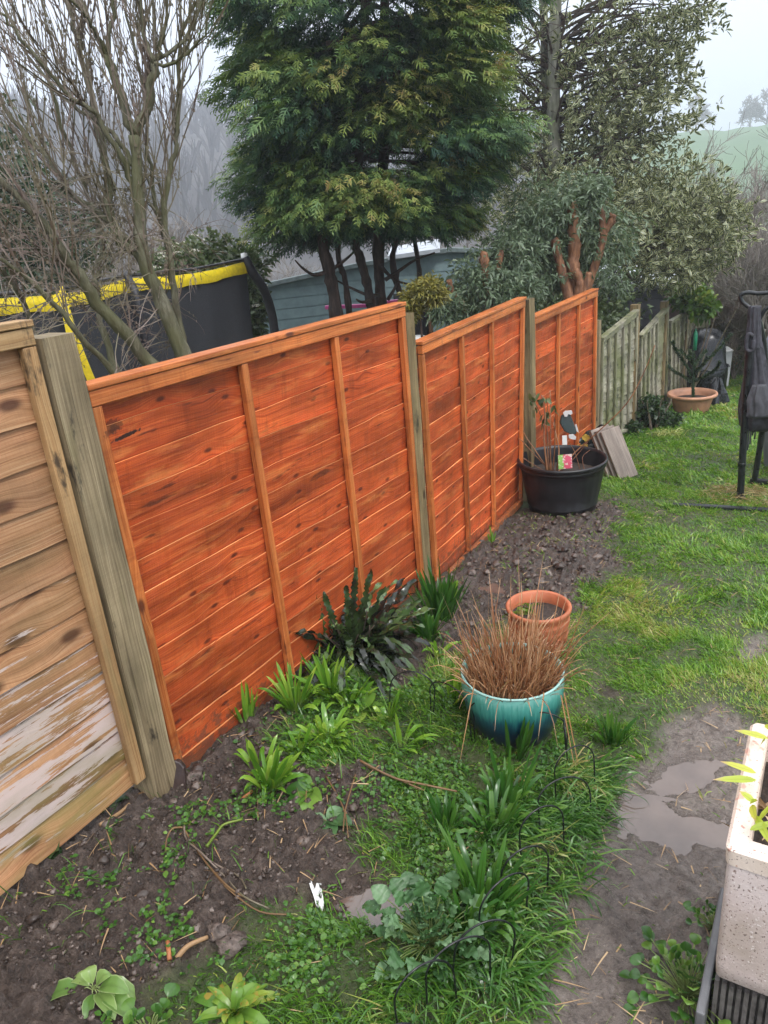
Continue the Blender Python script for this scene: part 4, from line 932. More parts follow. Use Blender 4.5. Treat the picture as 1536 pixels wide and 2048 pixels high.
# pink plastic frame glimpsed between trunks
root = empty('toy_frame', AD(700, 650, 8.3) * [1, 1, 0] + [0, 0, -1.2], 'bright pink plastic toy frame glimpsed between the conifer trunks', 'toy')
for (u0, v0, u1, v1, t) in ((650, 615, 735, 611, 'crossbar'), (752, 607, 800, 602, 'crossbar'), (664, 615, 672, 690, 'leg'), (793, 603, 803, 670, 'leg')):
    mb = MB(); mb.bar(AD(u0, v0, 8.3), AD(u1, v1, 8.3), .06, .04); bevel(mb.build(t, M['pink'], root), .01)
p = AD(834, 676, 6.9); mb = MB(); mb.lathe([(.0, .02), (.06, .02), (.085, .012), (.09, -.01), (.085, -.02)], p, 28, cap_bottom=False)
tag(mb.build('bucket_lid', M['white'], None, True), 'round white plastic lid just behind the split brown post', 'lid')
# dark shed to the right with a wet pale roof
a = AD(1195, 690, 12.6); b_ = AD(1352, 690, 13.4); zt = AD(1240, 556, 12.6)[2]; zt2 = AD(1350, 568, 13.4)[2]
root = empty('dark_shed', ((a[0] + b_[0]) / 2, (a[1] + b_[1]) / 2, -1.9), 'dark boarded shed with a wet pale roof under the variegated tree', 'shed')
mb = MB(); d = unit(b_[:2] - a[:2]); n = np.array([-d[1], d[0]]); wd = np.linalg.norm(b_[:2] - a[:2]); z = -1.9
while z < zt2 - .1:
    A0 = a[:2] - n * .012; B0 = b_[:2] - n * .012
    mb.hexa([(*a[:2], z), (*b_[:2], z), (*(b_[:2] + n * 2), z), (*(a[:2] + n * 2), z), (*(a[:2] - n * .0), z + .14), (*(b_[:2] - n * .0), z + .14), (*(b_[:2] + n * 2), z + .14), (*(a[:2] + n * 2), z + .14)])
    mb.hexa([(*A0, z), (*B0, z), (*(B0 + n * .011), z), (*(A0 + n * .011), z), (*(A0 + n * .005), z + .125), (*(B0 + n * .005), z + .125), (*(B0 + n * .011), z + .125), (*(A0 + n * .011), z + .125)], [(0, z, .3)] * 8); z += .143
mb.build('wall', M['dark_wood'], root)
mb = MB(); A0 = a[:2] - n * .2 - d * .2; B0 = b_[:2] - n * .2 + d * .2; A1 = A0 + n * 2.6; B1 = B0 + n * 2.6
mb.hexa([(*A0, zt - .02), (*B0, zt2 - .02), (*B1, zt2 + .5), (*A1, zt + .5), (*A0, zt + .03), (*B0, zt2 + .03), (*B1, zt2 + .56), (*A1, zt + .56)]); mb.build('roof', M['roof_and_glint'], root)
# short rough brick pier
p = AD(1348, 680, 12.2); zt = AD(1348, 600, 12.2)[2]; mb = MB(); z = -1.7
while z < zt:
    o = random.uniform(-.008, .008); mb.box((p[0] - .15 + o, p[1] - .1 + o, z), (p[0] + .13 + o, p[1] + .16 + o, z + .072), random.random()); z += .0745
tag(mb.build('brick_pier', plain('pinkish_old_brick', (.33, .24, .215), .85, .35, 9, .3)), 'pinkish weathered brick pier standing behind the old fence', 'pier')

# ------------------------------------------------------------------ pots, tubs and other things on the lawn
def speck(name, base, spots, rough=.6):
    m, nt, b, o = newmat(name); P = objco(nt); n = noise(nt, P, 6, 5, .6)
    col = ramp(nt, n, [(.3, base[0]), (.5, base[1]), (.7, base[2])])
    for c, sc, th in spots: col = mixc(nt, ramp(nt, noise(nt, P, sc, 2, .5), [(th, 0), (th + .04, .85)]), col, c)
    f = noise(nt, P, 160, 3)
    setin(nt, b, Base_Color=col, Roughness=rough); bump(nt, f, b, .3, .003); return m
M['planter'] = speck('pink_speckled_concrete', ((.46, .37, .32), (.60, .49, .46), (.68, .58, .56)), (((.20, .12, .10), 210, .63), ((.10, .07, .06), 120, .68), ((.80, .72, .70), 160, .66)), .5)
M['planter_rim'] = speck('speckled_concrete_rim', ((.56, .44, .34), (.68, .55, .46), (.74, .62, .54)), (((.42, .20, .15), 70, .65), ((.16, .10, .09), 190, .64), ((.60, .32, .25), 26, .66)), .5)
M['plinth'] = plain('dark_ribbed_timber', (.10, .09, .085), .55, .5, 30, .4)
M['slate'] = plain('grey_slab', (.12, .12, .125), .35, .2, 20, .2)
M['soil_pot'] = plain('potting_soil', (.035, .024, .018), .8, .6, 60, .8)
M['black_plastic'] = plain('black_plastic', (.012, .012, .014), .38, .5, 12, .12)
M['terracotta'] = plain('terracotta', (.42, .125, .055), .55, .25, 10, .2)
M['terracotta_pale'] = plain('pale_terracotta_plastic', (.50, .25, .15), .5, .2, 8, .15)
# concrete trough planter at the right edge
x0, x1, y0, y1, zt, zb = -.074, .62, 1.252, 1.680, .400, .022
root = empty('planter', (.27, 1.46, gz1(-.12, 1.3)), 'pink speckled concrete trough planter on a dark ribbed base at the right edge', 'planter')
mb = MB(); tk = .036; zi = zt - .012
def ringq(mb, lo, hi, z0, z1_):
    pass
prof_ = [(0, zb + .0), (-.004, zb + .05), (0, zb + .16), (.0, zt - .036)]
def rect(x0, x1, y0, y1, z, r=.014, k=4):
    o = []
    for cx, cy, a0 in ((x1 - r, y1 - r, 0), (x0 + r, y1 - r, 90), (x0 + r, y0 + r, 180), (x1 - r, y0 + r, 270)):
        for i in range(k + 1): t = R(a0 + 90 * i / k); o.append((cx + r * math.cos(t), cy + r * math.sin(t), z))
    return o
def loft(mb, rings, cap0=True, cap1=True):
    n = len(rings[0]); V = [q for r_ in rings for q in r_]
    F = [[i * n + k, i * n + (k + 1) % n, (i + 1) * n + (k + 1) % n, (i + 1) * n + k] for i in range(len(rings) - 1) for k in range(n)]
    if cap0: F.append(list(range(n))[::-1])
    if cap1: F.append([(len(rings) - 1) * n + k for k in range(n)])
    mb.add(V, F, [(q[0], q[2], q[1]) for q in V])
loft(mb, [rect(x0 + .012, x1, y0 + .014, y1, zb), rect(x0 + .004, x1, y0 + .004, y1, zb + .012), rect(x0 + .002, x1, y0 + .001, y1, zb + .05), rect(x0 + .003, x1, y0 + .003, y1, zt - .044)], True, False)
mb.build('trough', M['planter'], root, True)
mb = MB(); loft(mb, [rect(x0 + .0, x1, y0, y1, zt - .044), rect(x0 - .002, x1, y0 - .002, y1, zt - .006), rect(x0 + .004, x1, y0 + .004, y1, zt), rect(x0 + tk, x1 - tk, y0 + tk, y1 - tk, zt, .008), rect(x0 + tk + .004, x1 - tk, y0 + tk + .004, y1 - tk, zt - .006, .008), rect(x0 + tk + .008, x1 - tk, y0 + tk + .008, y1 - tk, zt - .2, .008)], False, True)
mb.build('rim', M['planter_rim'], root, False)
mb = MB(); mb.box((x0 + tk + .004, y0 + tk + .004, zt - .12), (x1 - tk - .004, y1 - tk - .004, zt - .075)); mb.build('soil', M['soil_pot'], root)
mb = MB(); k = 46
for i in range(k):      # ribbed dark base
    s0 = x0 + .004 + (x1 - x0 - .01) * i / k; mb.box((s0, y0 + .02, -.30), (s0 + (x1 - x0) / k * .62, y0 + .034, zb - .022), random.random())
mb.box((x0 + .004, y0 + .035, -.30), (x1, y1, zb - .024)); mb.build('base', M['plinth'], root)
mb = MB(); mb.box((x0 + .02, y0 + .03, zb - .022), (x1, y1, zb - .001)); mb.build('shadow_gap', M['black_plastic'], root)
mb = MB(); mb.box((x0 - .022, y0 - .05, -.33), (x0 - .003, y1 - .12, zb - .05)); bevel(mb.build('side_slab', M['slate'], root), .004)
# bamboo in the planter
M['bamboo'] = leafm('bamboo_leaf', [(.0, (.16, .24, .03)), (.5, (.38, .46, .05)), (1, (.60, .56, .10))], trans=.3, tip=((.50, .30, .16), .72))
M['straw'] = leafm('dry_straw', [(.0, (.16, .09, .04)), (.5, (.34, .21, .10)), (1, (.52, .38, .22))], trans=.1, rough=.5)
root = empty('bamboo_plant', (.10, 1.44, zt - .075), 'dwarf bamboo with long yellow green leaves growing in the concrete trough', 'plant')
P_ = []; A1 = []
for (u, v, u2, v2) in ((1536, 1477, 1468, 1457), (1512, 1546, 1440, 1519), (1512, 1560, 1425, 1555), (1508, 1604, 1478, 1580), (1504, 1610, 1512, 1640), (1530, 1450, 1560, 1465), (1500, 1606, 1516, 1600), (1500, 1660, 1560, 1640), (1510, 1630, 1545, 1690), (1520, 1640, 1550, 1600), (1530, 1480, 1520, 1490), (1545, 1560, 1600, 1520)):
    a = AZ(u, v, zt + .03); b_ = AZ(u2, v2, zt + .045); P_.append(a); A1.append(b_ - a)
P_ = np.array(P_); A1 = np.array(A1); Ls = np.linalg.norm(A1, axis=1)
lv = leaves(P_, A1, np.tile([.3, 1, .2], (len(P_), 1)), Ls, .0085, [(0, .1), (.12, .7), (.35, 1), (.7, .7), (1, .03)], .06, .25, RNG.uniform(.35, .9, len(P_)), 3)
n = 60; q = np.stack([RNG.uniform(x0 + .06, .5, n), RNG.uniform(y0 + .06, y1 - .05, n), np.full(n, zt + .0)], 1) + [0, 0, 1] * RNG.uniform(-.05, .16, (n, 1)); a = rdir(n, -.1, .8)
lv2 = leaves(q, a, perp(a), RNG.uniform(.06, .13, n), .008, [(0, .1), (.12, .7), (.35, 1), (.7, .7), (1, .03)], .3, .25, None, 3)
q2 = np.where(q[:, :1] > -5, q, q); keep = q[:, 0] > .03
leafobj('leaves', [lv, leaves(q[keep], a[keep], perp(a[keep]), .1, .008, LANCE, .3, .25, None, 3)], M['bamboo'], root)
mb = MB()
for i in range(16):
    c = (random.uniform(x0 + .06, .5), random.uniform(y0 + .07, y1 - .06), zt - .09); mb.tube(curve(c, (random.gauss(0, .25), random.gauss(0, .25), 1), random.uniform(.10, .26), 5, 0, .06), taper(.003, .0015, 6), 5, random.random())
mb.build('canes', M['log'], root)
n = 160; q = np.stack([RNG.uniform(x0 + .055, .52, n), RNG.uniform(y0 + .055, y1 - .05, n), np.full(n, zt - .06)], 1); a = rdir(n, -.1, .7)
leafobj('dead_leaves', leaves(q, a, perp(a), RNG.uniform(.06, .14, n), .006, LANCE, .2, .3, None, 3), M['straw'], root)

# teal glazed pot with dry grass
m, nt, b, o = newmat('teal_glaze'); V, s_, z_, r_ = attr(nt); P = objco(nt)
drip = noise(nt, nd(nt, 'CombineXYZ', {'X': math_(nt, 'MULTIPLY', s_, 90.0), 'Y': math_(nt, 'MULTIPLY', z_, 9.0)}).outputs[0], 1.0, 3, .6)
f = math_(nt, 'ADD', math_(nt, 'MULTIPLY', z_, 4.0), math_(nt, 'MULTIPLY', math_(nt, 'SUBTRACT', drip, .5), .42))
col = ramp(nt, f, [(.42, (.004, .018, .045)), (.62, (.008, .075, .10)), (.74, (.03, .20, .18)), (.92, (.085, .34, .29)), (1.0, (.16, .42, .37))])
mud_ = math_(nt, 'ADD', noise(nt, P, 26, 5, .65), nd(nt, 'MapRange', {'Value': z_, 'From Min': 0.0, 'From Max': .14, 'To Min': .16, 'To Max': -.10}).outputs[0])
col = mixc(nt, ramp(nt, mud_, [(.55, 0), (.66, .75)]), col, (.10, .075, .058))
setin(nt, b, Base_Color=col, Roughness=.30); b.inputs['Coat Weight'].default_value = .3; bump(nt, noise(nt, P, 30, 4), b, .08, .005); M['teal'] = m
TP = G(1027, 1458); TZ = gz1(TP[0], TP[1]) - .015
root = empty('plant_pot', (TP[0], TP[1], TZ), 'teal glazed pot fading to dark blue at its foot, full of dry grass', 'pot')
mb = MB(); mb.lathe([(.115, 0), (.135, .01), (.158, .06), (.176, .12), (.186, .18), (.189, .235), (.186, .262), (.182, .27), (.176, .264), (.172, .22), (.165, .17)], (TP[0], TP[1], TZ), 64); mb.build('glazed_body', M['teal'], root, True)
mb = MB(); mb.lathe([(.0, .205), (.09, .208), (.169, .2)], (TP[0], TP[1], TZ), 24, cap_bottom=False); mb.build('soil', M['soil_pot'], root)
mb = MB(); mb.tube([(TP[0] + .1845 * math.cos(t), TP[1] + .1845 * math.sin(t), TZ + .268) for t in np.linspace(0, 2 * PI, 65)], .0045, 8, .5, False); mb.build('rim', plain('pale_teal_rim', (.30, .52, .48), .3, .2), root, True)
M['drygrass'] = leafm('dry_brown_grass', [(.0, (.15, .055, .022)), (.45, (.32, .14, .06)), (.8, (.46, .25, .12)), (1, (.60, .42, .26))], trans=.12, rough=.5, tip=((.50, .33, .20), .7))
n = 900; t = RNG.uniform(0, 2 * PI, n); q = np.sqrt(RNG.random(n)) * .155
P_ = np.stack([TP[0] + q * np.cos(t), TP[1] + q * np.sin(t), np.full(n, TZ + .2)], 1)
a = np.stack([np.cos(t) * q * 1.8 + RNG.normal(.02, .20, n), np.sin(t) * q * 1.8 + RNG.normal(.05, .20, n), np.ones(n)], 1)
lv = leaves(P_, a, perp(unit(a)), RNG.uniform(.14, .38, n) * (.75 + .5 * (RNG.random(n) > .75)), .0021, [(0, .8), (.3, 1), (.6, .8), (.85, .6), (1, .1)], RNG.uniform(0, .5, n), .1, RNG.random(n), 2)
n = 26; t = RNG.uniform(0, 2 * PI, n); P_ = np.stack([TP[0] + .15 * np.cos(t), TP[1] + .15 * np.sin(t), np.full(n, TZ + .21)], 1)
a = np.stack([np.cos(t) * .7, np.sin(t) * .7, np.ones(n) * 1.1], 1)
lv2 = leaves(P_, a, perp(unit(a)), RNG.uniform(.15, .48, n), .0020, [(0, .8), (.2, 1), (.4, .9), (.6, .8), (.8, .6), (1, .1)], RNG.uniform(.1, .9, n), .1, None, 2)
st = []
for u0, v0, u1, v1 in ((950, 1360, 915, 1545), (1088, 1385, 1076, 1480), (1122, 1390, 1162, 1600), (1128, 1385, 1165, 1570)):
    r0 = np.linalg.norm((TP - CAM)[:2]) - .19; a0 = AD(u0, v0, r0); a1 = AD(u1, v1, r0 - .06); st.append((a0, a1))
lv3 = leaves(np.array([s[0] for s in st]), np.array([s[1] - s[0] for s in st]), np.tile([1., .3, 0], (len(st), 1)), [np.linalg.norm(s[1] - s[0]) for s in st], .0022, BLADE, .02, .1, np.array([.8, .95, .9, .8]), 2)
go = leafobj('dry_grass', [lv, lv2, lv3], M['drygrass']); tag(go, 'tuft of dead brown grass stalks standing in the teal pot', 'dry grass')

# terracotta pot with raised spirals, behind the teal one
QP = G(1078, 1308); QZ = gz1(QP[0], QP[1]) - .01
root = empty('plant_pot', (QP[0], QP[1], QZ), 'orange terracotta pot with raised spiral pattern behind the teal pot', 'pot')
mb = MB(); mb.lathe([(.085, 0), (.095, .01), (.118, .08), (.131, .15), (.134, .165), (.131, .17), (.137, .178), (.134, .184), (.138, .192), (.136, .198), (.133, .205), (.136, .222), (.144, .235), (.146, .248), (.140, .256), (.128, .25), (.124, .2)], (QP[0], QP[1], QZ), 56); mb.build('pot_body', M['terracotta'], root, True)
for k in range(9):
    mb = MB(); a0 = 2 * PI * k / 9 + .12; pts = []
    for i in range(46):
        th = i * .42; rr_ = .004 + .028 * i / 45; da = rr_ * math.cos(th) / .124; dz = .112 + rr_ * math.sin(th); rad = .124 + (dz - .112) * .22 + .002
        pts.append((QP[0] + rad * math.cos(a0 + da), QP[1] + rad * math.sin(a0 + da), QZ + dz))
    mb.tube(pts, .0042, 6); mb.build('raised_spiral', M['terracotta'], root, True)
mb = MB(); mb.lathe([(0, .2), (.125, .2)], (QP[0], QP[1], QZ), 24, cap_bottom=False); mb.build('soil', M['soil_pot'], root)
M['fresh'] = leafm('fresh_green_leaf', [(.0, (.06, .13, .02)), (.5, (.13, .25, .035)), (1, (.28, .38, .07))], rough=.3, base=(.30, .36, .14), basep=.25)
n = 9; a = np.stack([RNG.normal(-.5, .5, n), RNG.normal(-.2, .5, n), np.ones(n) * .8], 1)
tag(leafobj('potted_sprout', leaves(np.tile([QP[0] - .03, QP[1], QZ + .2], (n, 1)) + RNG.normal(0, .02, (n, 3)), a, perp(unit(a)), RNG.uniform(.08, .2, n), .009, STRAP, RNG.uniform(.2, .8, n), .25, None, 3), M['fresh']), 'limp green and pale shoots growing in the spiral patterned terracotta pot', 'plant')

# black half barrel tub
BP = G(1124, 1016); BZ = gz1(BP[0], BP[1]) - .02
root = empty('barrel_tub', (BP[0], BP[1], BZ), 'big black plastic half barrel tub against the middle orange panel', 'tub')
tubw = lambda a, i: 1 + (.004 * math.sin(a * 26) if 1 <= i <= 8 else 0)
mb = MB(); mb.lathe([(0.2417, 0.0), (0.252, 0.0123), (0.2571, 0.0515), (0.2633, 0.0557), (0.2654, 0.066), (0.2612, 0.0721), (0.2839, 0.1752), (0.3003, 0.2782), (0.3086, 0.3452), (0.3209, 0.3483), (0.3229, 0.3627), (0.3178, 0.373), (0.3271, 0.3771), (0.3332, 0.3916), (0.3301, 0.4019), (0.3168, 0.4039), (0.3106, 0.3812), (0.2962, 0.2679)], (BP[0], BP[1], BZ), 96, wob=tubw); mb.build('tub_body', M['black_plastic'], root, True)
mb = MB(); mb.lathe([(0, .275), (.29, .272)], (BP[0], BP[1], BZ), 24, cap_bottom=False); mb.build('soil', M['soil_pot'], root)
root = empty('bare_shrub', (BP[0] - .06, BP[1], BZ + .275), 'leafless red brown canes with a few drooping leaves planted in the black tub', 'shrub')
mb = MB(); random.seed(31)
r0 = np.linalg.norm((BP - CAM)[:2])
CN = [([(1095, 945), (1088, 880), (1090, 830), (1083, 790)], .007), ([(1100, 945), (1101, 870), (1100, 780)], .006), ([(1106, 945), (1110, 880), (1108, 830)], .006), ([(1112, 948), (1118, 900), (1106, 845)], .006), ([(1115, 945), (1150, 905), (1200, 860), (1255, 805), (1290, 740), (1310, 690)], .0055), ([(1100, 945), (1070, 900), (1050, 870), (1038, 835)], .0045), ([(1098, 940), (1065, 905), (1042, 880), (1028, 875)], .004),
      ([(1092, 945), (1088, 860), (1075, 815), (1062, 800)], .004), ([(1120, 945), (1145, 920), (1175, 885)], .005), ([(1085, 940), (1060, 925), (1045, 915)], .003), ([(1170, 945), (1165, 915), (1180, 900)], .003), ([(1160, 940), (1150, 905), (1135, 880)], .003), ([(1097, 945), (1094, 860), (1096, 800)], .006), ([(1104, 945), (1097, 880), (1086, 790)], .004)]
for px, r in CN: mb.tube(spline([AD(u, v, r0 + random.uniform(-.06, .06)) for u, v in px], 4), taper(r * 1.1, r * .6, 4 * (len(px) - 1) + 1), 6, random.random())
mb.build('canes', barkm('red_brown_cane', (.09, .035, .018), (.25, .11, .05), (.42, .24, .12), 25, rough=.5), root, True)
e = [AD(u, v, r0) for u, v in ((1062, 800), (1070, 810), (1083, 795), (1095, 800), (1105, 815), (1085, 838), (1090, 825), (1067, 796), (1098, 830))]
P_ = np.repeat(np.array(e), 3, 0) + RNG.normal(0, .018, (27, 3)); a = rdir(27, -.9, .1)
leafobj('leaves', leaves(P_, a, perp(a), .055, .016, OVAL, .4, .3, None, 3), M['viburnum'], root)
p = AD(1131, 932, r0 - .03); root2 = MB(); d = np.array([.86, .5, 0])
def card(mb, c, w_, h_, tilt=.25, th=.002, rnd=0):
    s = Vector((.84, .5, 0)) * w_ / 2; u_ = Vector((-.5 * tilt, .84 * tilt, 1)).normalized() * h_; f = Vector((.5, -.84, 0)) * th; c = Vector(c)
    P = [c - s, c + s, c + s + u_, c - s + u_]; mb.hexa([q + f for q in P] + [q - f for q in P], [(0, 0, rnd), (1, 0, rnd), (1, 1, rnd), (0, 1, rnd)] * 2)
m, nt, b, o = newmat('printed_plant_card'); V, x, y, r = attr(nt); n = noise(nt, nd(nt, 'CombineXYZ', {'X': math_(nt, 'MULTIPLY', x, 3), 'Y': math_(nt, 'MULTIPLY', y, 4)}).outputs[0], 1.2, 2)
col = mixc(nt, ramp(nt, math_(nt, 'ADD', x, math_(nt, 'MULTIPLY', n, .5)), [(.60, 0), (.63, 1)]), (.22, .42, .09), (.55, .07, .12)); col = mixc(nt, ramp(nt, n, [(.55, 0), (.58, .8)]), col, (.65, .58, .50))
setin(nt, b, Base_Color=col, Roughness=.3); mb = MB(); card(mb, p - np.array([0, 0, .02]), .105, .105)
tag(mb.build('plant_card', m), 'green and pink picture card stuck in the soil of the black tub', 'plant label')

# small terracotta pot with torn black compost sack, behind the tub
KP = G(1178, 938); KZ = gz1(KP[0], KP[1]); KP = np.array([KP[0] - .0, KP[1], KZ])
root = empty('plant_pot', KP, 'small plain terracotta pot behind the black tub, holding a torn sack', 'pot')
mb = MB(); mb.lathe([(.12, 0), (.15, .15), (.16, .17), (.185, .175), (.19, .2), (.185, .22), (.17, .22), (.16, .15), (.0, .12)], KP, 40); mb.build('pot_body', M['terracotta_pale'], root, True)
M['sack'] = plain('black_green_sack', (.010, .022, .020), .28, .5, 9, .35)
M['sack_white'] = plain('white_sack_lining', (.70, .70, .70), .4, .1, 20, .2)
M['sack_gold'] = plain('gold_print', (.62, .42, .08), .4, .25, 60)
root = empty('compost_sack', KP + [0, 0, .13], 'torn black and dark green sack with gold print standing in the small terracotta pot', 'sack')
mb = MB(); K = 40; V = []; zc = .12
for j, (r_, t_) in enumerate(((.13, 0), (.145, .35), (.15, .7), (.155, 1.0))):
    for k in range(K):
        a = 2 * PI * k / K; top = .19 + .10 * math.cos(a - .5) + .012 * math.sin(a * 7)
        V.append((KP[0] + r_ * math.cos(a) * (1 + .02 * math.sin(a * 9 + j)), KP[1] + r_ * math.sin(a), KP[2] + zc + top * t_))
mb.add(V, [[j * K + k, j * K + (k + 1) % K, (j + 1) * K + (k + 1) % K, (j + 1) * K + k] for j in range(3) for k in range(K)]); so = mb.build('sack_body', M['sack'], root, True)
so.modifiers.new('thickness', 'SOLIDIFY').thickness = .004
rk = np.linalg.norm((KP - CAM)[:2])
def slabpoly(mb, px, r, th=.006, tilt=0):
    P = [Vector(AD(u, v, r + tilt * (v - px[0][1]))) for u, v in px]; n = len(P); f = Vector((.54, -.84, 0)) * th
    mb.add([q + f for q in P] + [q - f for q in P], [list(range(n)), list(range(2 * n - 1, n - 1, -1))] + [[k, n + k, n + (k + 1) % n, (k + 1) % n] for k in range(n)])
mb = MB(); slabpoly(mb, [(1119, 845), (1122, 832), (1130, 825), (1140, 827), (1147, 845), (1153, 863), (1152, 868), (1140, 868), (1128, 862)], 5.98, .012, -.0012); bevel(mb.build('flap', M['sack'], root), .006)
mb = MB(); slabpoly(mb, [(1126, 826), (1130, 822), (1143, 821), (1145, 826), (1141, 829), (1136, 828), (1134, 833), (1129, 833)], 5.97, .006); mb.build('torn_lining', M['sack_white'], root); mb = MB(); slabpoly(mb, [(1137, 870), (1146, 868), (1152, 873), (1151, 879), (1143, 878), (1138, 876)], 5.94, .005); mb.build('torn_lining', M['sack_white'], root); mb = MB(); slabpoly(mb, [(1150, 850), (1153, 849), (1156, 860), (1157, 865), (1153, 862)], 5.97, .006); mb.build('torn_lining', M['sack_white'], root)
mb = MB()
for u, v, w_, h_ in ((1172, 874, 5, 6), (1167, 876, 3, 4), (1177, 875, 3, 5), (1172, 880, 5, 3)): slabpoly(mb, [(u - w_, v - h_ * .5), (u - w_ * .3, v - h_), (u + w_ * .6, v - h_ * .8), (u + w_, v), (u + w_ * .5, v + h_), (u - w_ * .6, v + h_ * .8)], rk - .158 - .001 * (u - 1160) * .4, .003)
for u in (1156, 1160, 1165, 1170, 1174): slabpoly(mb, [(u - 2, 889 + (u % 3)), (u + 1.6, 888 + (u % 3)), (u + 1.2, 895), (u - 2.2, 894)], rk - .162, .003)
mb.build('gold_print', M['sack_gold'], root)
p0 = AD(1128, 900, rk - .2); mb = MB(); card(mb, AD(1130, 912, 5.93), .04, .17, .12); bevel(mb.build('plant_tag', M['white']), .003); tag(bpy.data.objects['plant_tag'], 'blank white plastic tag standing upright behind the black tub', 'plant label')
# three paving slabs leaning
for k, t in enumerate(('front plank of the three short grey timbers leaning on the fence', 'middle plank of the three short grey timbers leaning on the fence', 'rear plank of the three short grey timbers leaning on the fence')):
    of = np.array([-.050, .012, 0]) * k; a = AD(1258, 928, 6.5) + of; a[2] = gz1(a[0], a[1]) - .01; tp = AD(1218, 858, 6.62) + of * 1.0
    mb = MB(); mb.bar(a, tp, .19, .038, (.62, -.62, .5), random.random()); bevel(tag(mb.build('timber_plank', M['slab_wood']), t, 'plank', 'short timbers leaning at the fence foot'), .006)

# monkey puzzle in a wide terracotta bowl
MP = G(1382, 822); MZ = gz1(MP[0], MP[1]); 
root = empty('plant_pot', (MP[0], MP[1], MZ), 'wide shallow terracotta coloured bowl on the lawn holding the spiky tree', 'pot')
mb = MB(); mb.lathe([(.20, 0), (.22, .02), (.262, .17), (.28, .21), (.315, .215), (.322, .235), (.315, .255), (.29, .255), (.27, .2), (.24, .1)], (MP[0], MP[1], MZ), 56); mb.build('pot_body', M['terracotta_pale'], root, True)
mb = MB(); mb.lathe([(0, .17), (.255, .165)], (MP[0], MP[1], MZ), 24, cap_bottom=False); mb.build('soil', M['soil_pot'], root)
M['spiky'] = leafm('monkey_puzzle_scale', [(.0, (.012, .035, .012)), (.6, (.035, .07, .02)), (1, (.09, .12, .03))], rough=.4, trans=.05)
root = empty('spiky_tree', (MP[0], MP[1], MZ + .17), 'young spiky evergreen with upcurved whip like branches in the terracotta bowl', 'tree')
rm = np.linalg.norm((MP - CAM)[:2]); P_ = []; A1 = []; tk_ = MB(); bb = MB()
for i, px in enumerate(([(1387, 805), (1386, 770), (1388, 735), (1386, 705)], [(1386, 765), (1365, 752), (1340, 735), (1313, 690)], [(1386, 755), (1368, 725), (1352, 700), (1345, 683)], [(1388, 750), (1410, 725), (1435, 700), (1462, 668)], [(1388, 762), (1410, 752), (1430, 740), (1440, 724)], [(1386, 735), (1400, 715), (1412, 702)], [(1386, 730), (1382, 712), (1380, 702)], [(1388, 745), (1400, 735), (1415, 715)], [(1386, 720), (1376, 715), (1360, 700)])):
    pts = spline([AD(u, v, rm + (0, .15, -.1, .1, -.1, .2, .2, -.2, -.2)[i] * k / 3) for k, (u, v) in enumerate(px)], 8); rr_ = .022 if i == 0 else .012
    (tk_ if i == 0 else bb).tube(pts, taper(rr_, rr_ * .7, len(pts)), 7)
    for k in range(1, len(pts)):
        d = np.array((pts[k] - pts[k - 1]).normalized())
        for _ in range(16): P_.append(np.array(pts[k - 1].lerp(pts[k], random.random()))); r_ = rdir(1)[0]; r_ = unit(r_ - d * (r_ @ d)); A1.append(d * .75 + r_)
tk_.build('trunk', M['spiky'], root, True); bb.build('branches', M['spiky'], root, True)
P_ = np.array(P_); A1 = np.array(A1); leafobj('needles', leaves(P_, A1, perp(unit(A1)), .038, .0065, LANCE3, 0, .2, None, 2), M['spiky'], root)

# black shrouded bin behind it, carrier bag, white box, stake, watering can top
M['black_sheet'] = plain('black_polythene', (.009, .010, .012), .25, .6, 6, .5)
DP = G(1400, 785); DZ = gz1(DP[0], DP[1])
root = empty('compost_bin', (DP[0], DP[1], DZ), 'round topped black plastic bin behind the spiky tree', 'bin')
wr = lambda a, i: 1 + .03 * math.sin(a * 5 + i) + .02 * math.sin(a * 11 + i * 2)
mb = MB(); mb.lathe([(.36, 0), (.37, .3), (.38, .42), (.35, .46), (.33, .7), (.30, .86), (.24, .96), (.16, 1.0), (.0, 1.01)], (DP[0], DP[1], DZ), 40, wob=wr); mb.build('bin_body', M['black_sheet'], root, True)
mb = MB(); mb.lathe([(.385, .41), (.395, .425), (.385, .44)], (DP[0], DP[1], DZ), 40, cap_bottom=False, wob=wr); mb.build('tie_band', M['black_plastic'], root, True)
p = AD(1391, 672, 11.6); mb = MB(); mb.lathe([(.028, -.2), (.03, .03), (.02, .06), (.009, .07), (.009, .1)], p, 14); mb.build('green_bottle', plain('green_plastic', (.02, .25, .13), .3, .1), None, True); tag(bpy.data.objects['green_bottle'], 'green plastic bottle top showing above the black bin', 'bottle')
p = G(1430, 808); z = gz1(p[0], p[1]); mb = MB(); mb.lathe([(.13, 0), (.16, .05), (.13, .17), (.09, .30), (.05, .38), (.03, .36)], (p[0], p[1], z), 22, wob=lambda a, i: 1 + .16 * math.sin(a * 4 + i * 1.3) + .08 * math.sin(a * 9 + i)); tag(mb.build('rubbish_sack', M['black_sheet']), 'small crumpled black bag on the grass beside the black bin', 'bag')
p = G(1440, 775); z = gz1(p[0], p[1]); mb = MB(); mb.hexa([(p[0] - .10, p[1] - .15, z), (p[0] + .13, p[1] - .03, z), (p[0] + .0, p[1] + .3, z), (p[0] - .23, p[1] + .18, z), (p[0] - .12, p[1] - .12, z + .56), (p[0] + .15, p[1] + .0, z + .60), (p[0] + .02, p[1] + .32, z + .60), (p[0] - .25, p[1] + .2, z + .56)])
root = empty('white_box', (p[0], p[1], z), 'tall dirty white box standing right of the black bin', 'box'); bevel(mb.build('carton', plain('dirty_white_plastic', (.55, .56, .56), .5, .15, 5), root), .015)
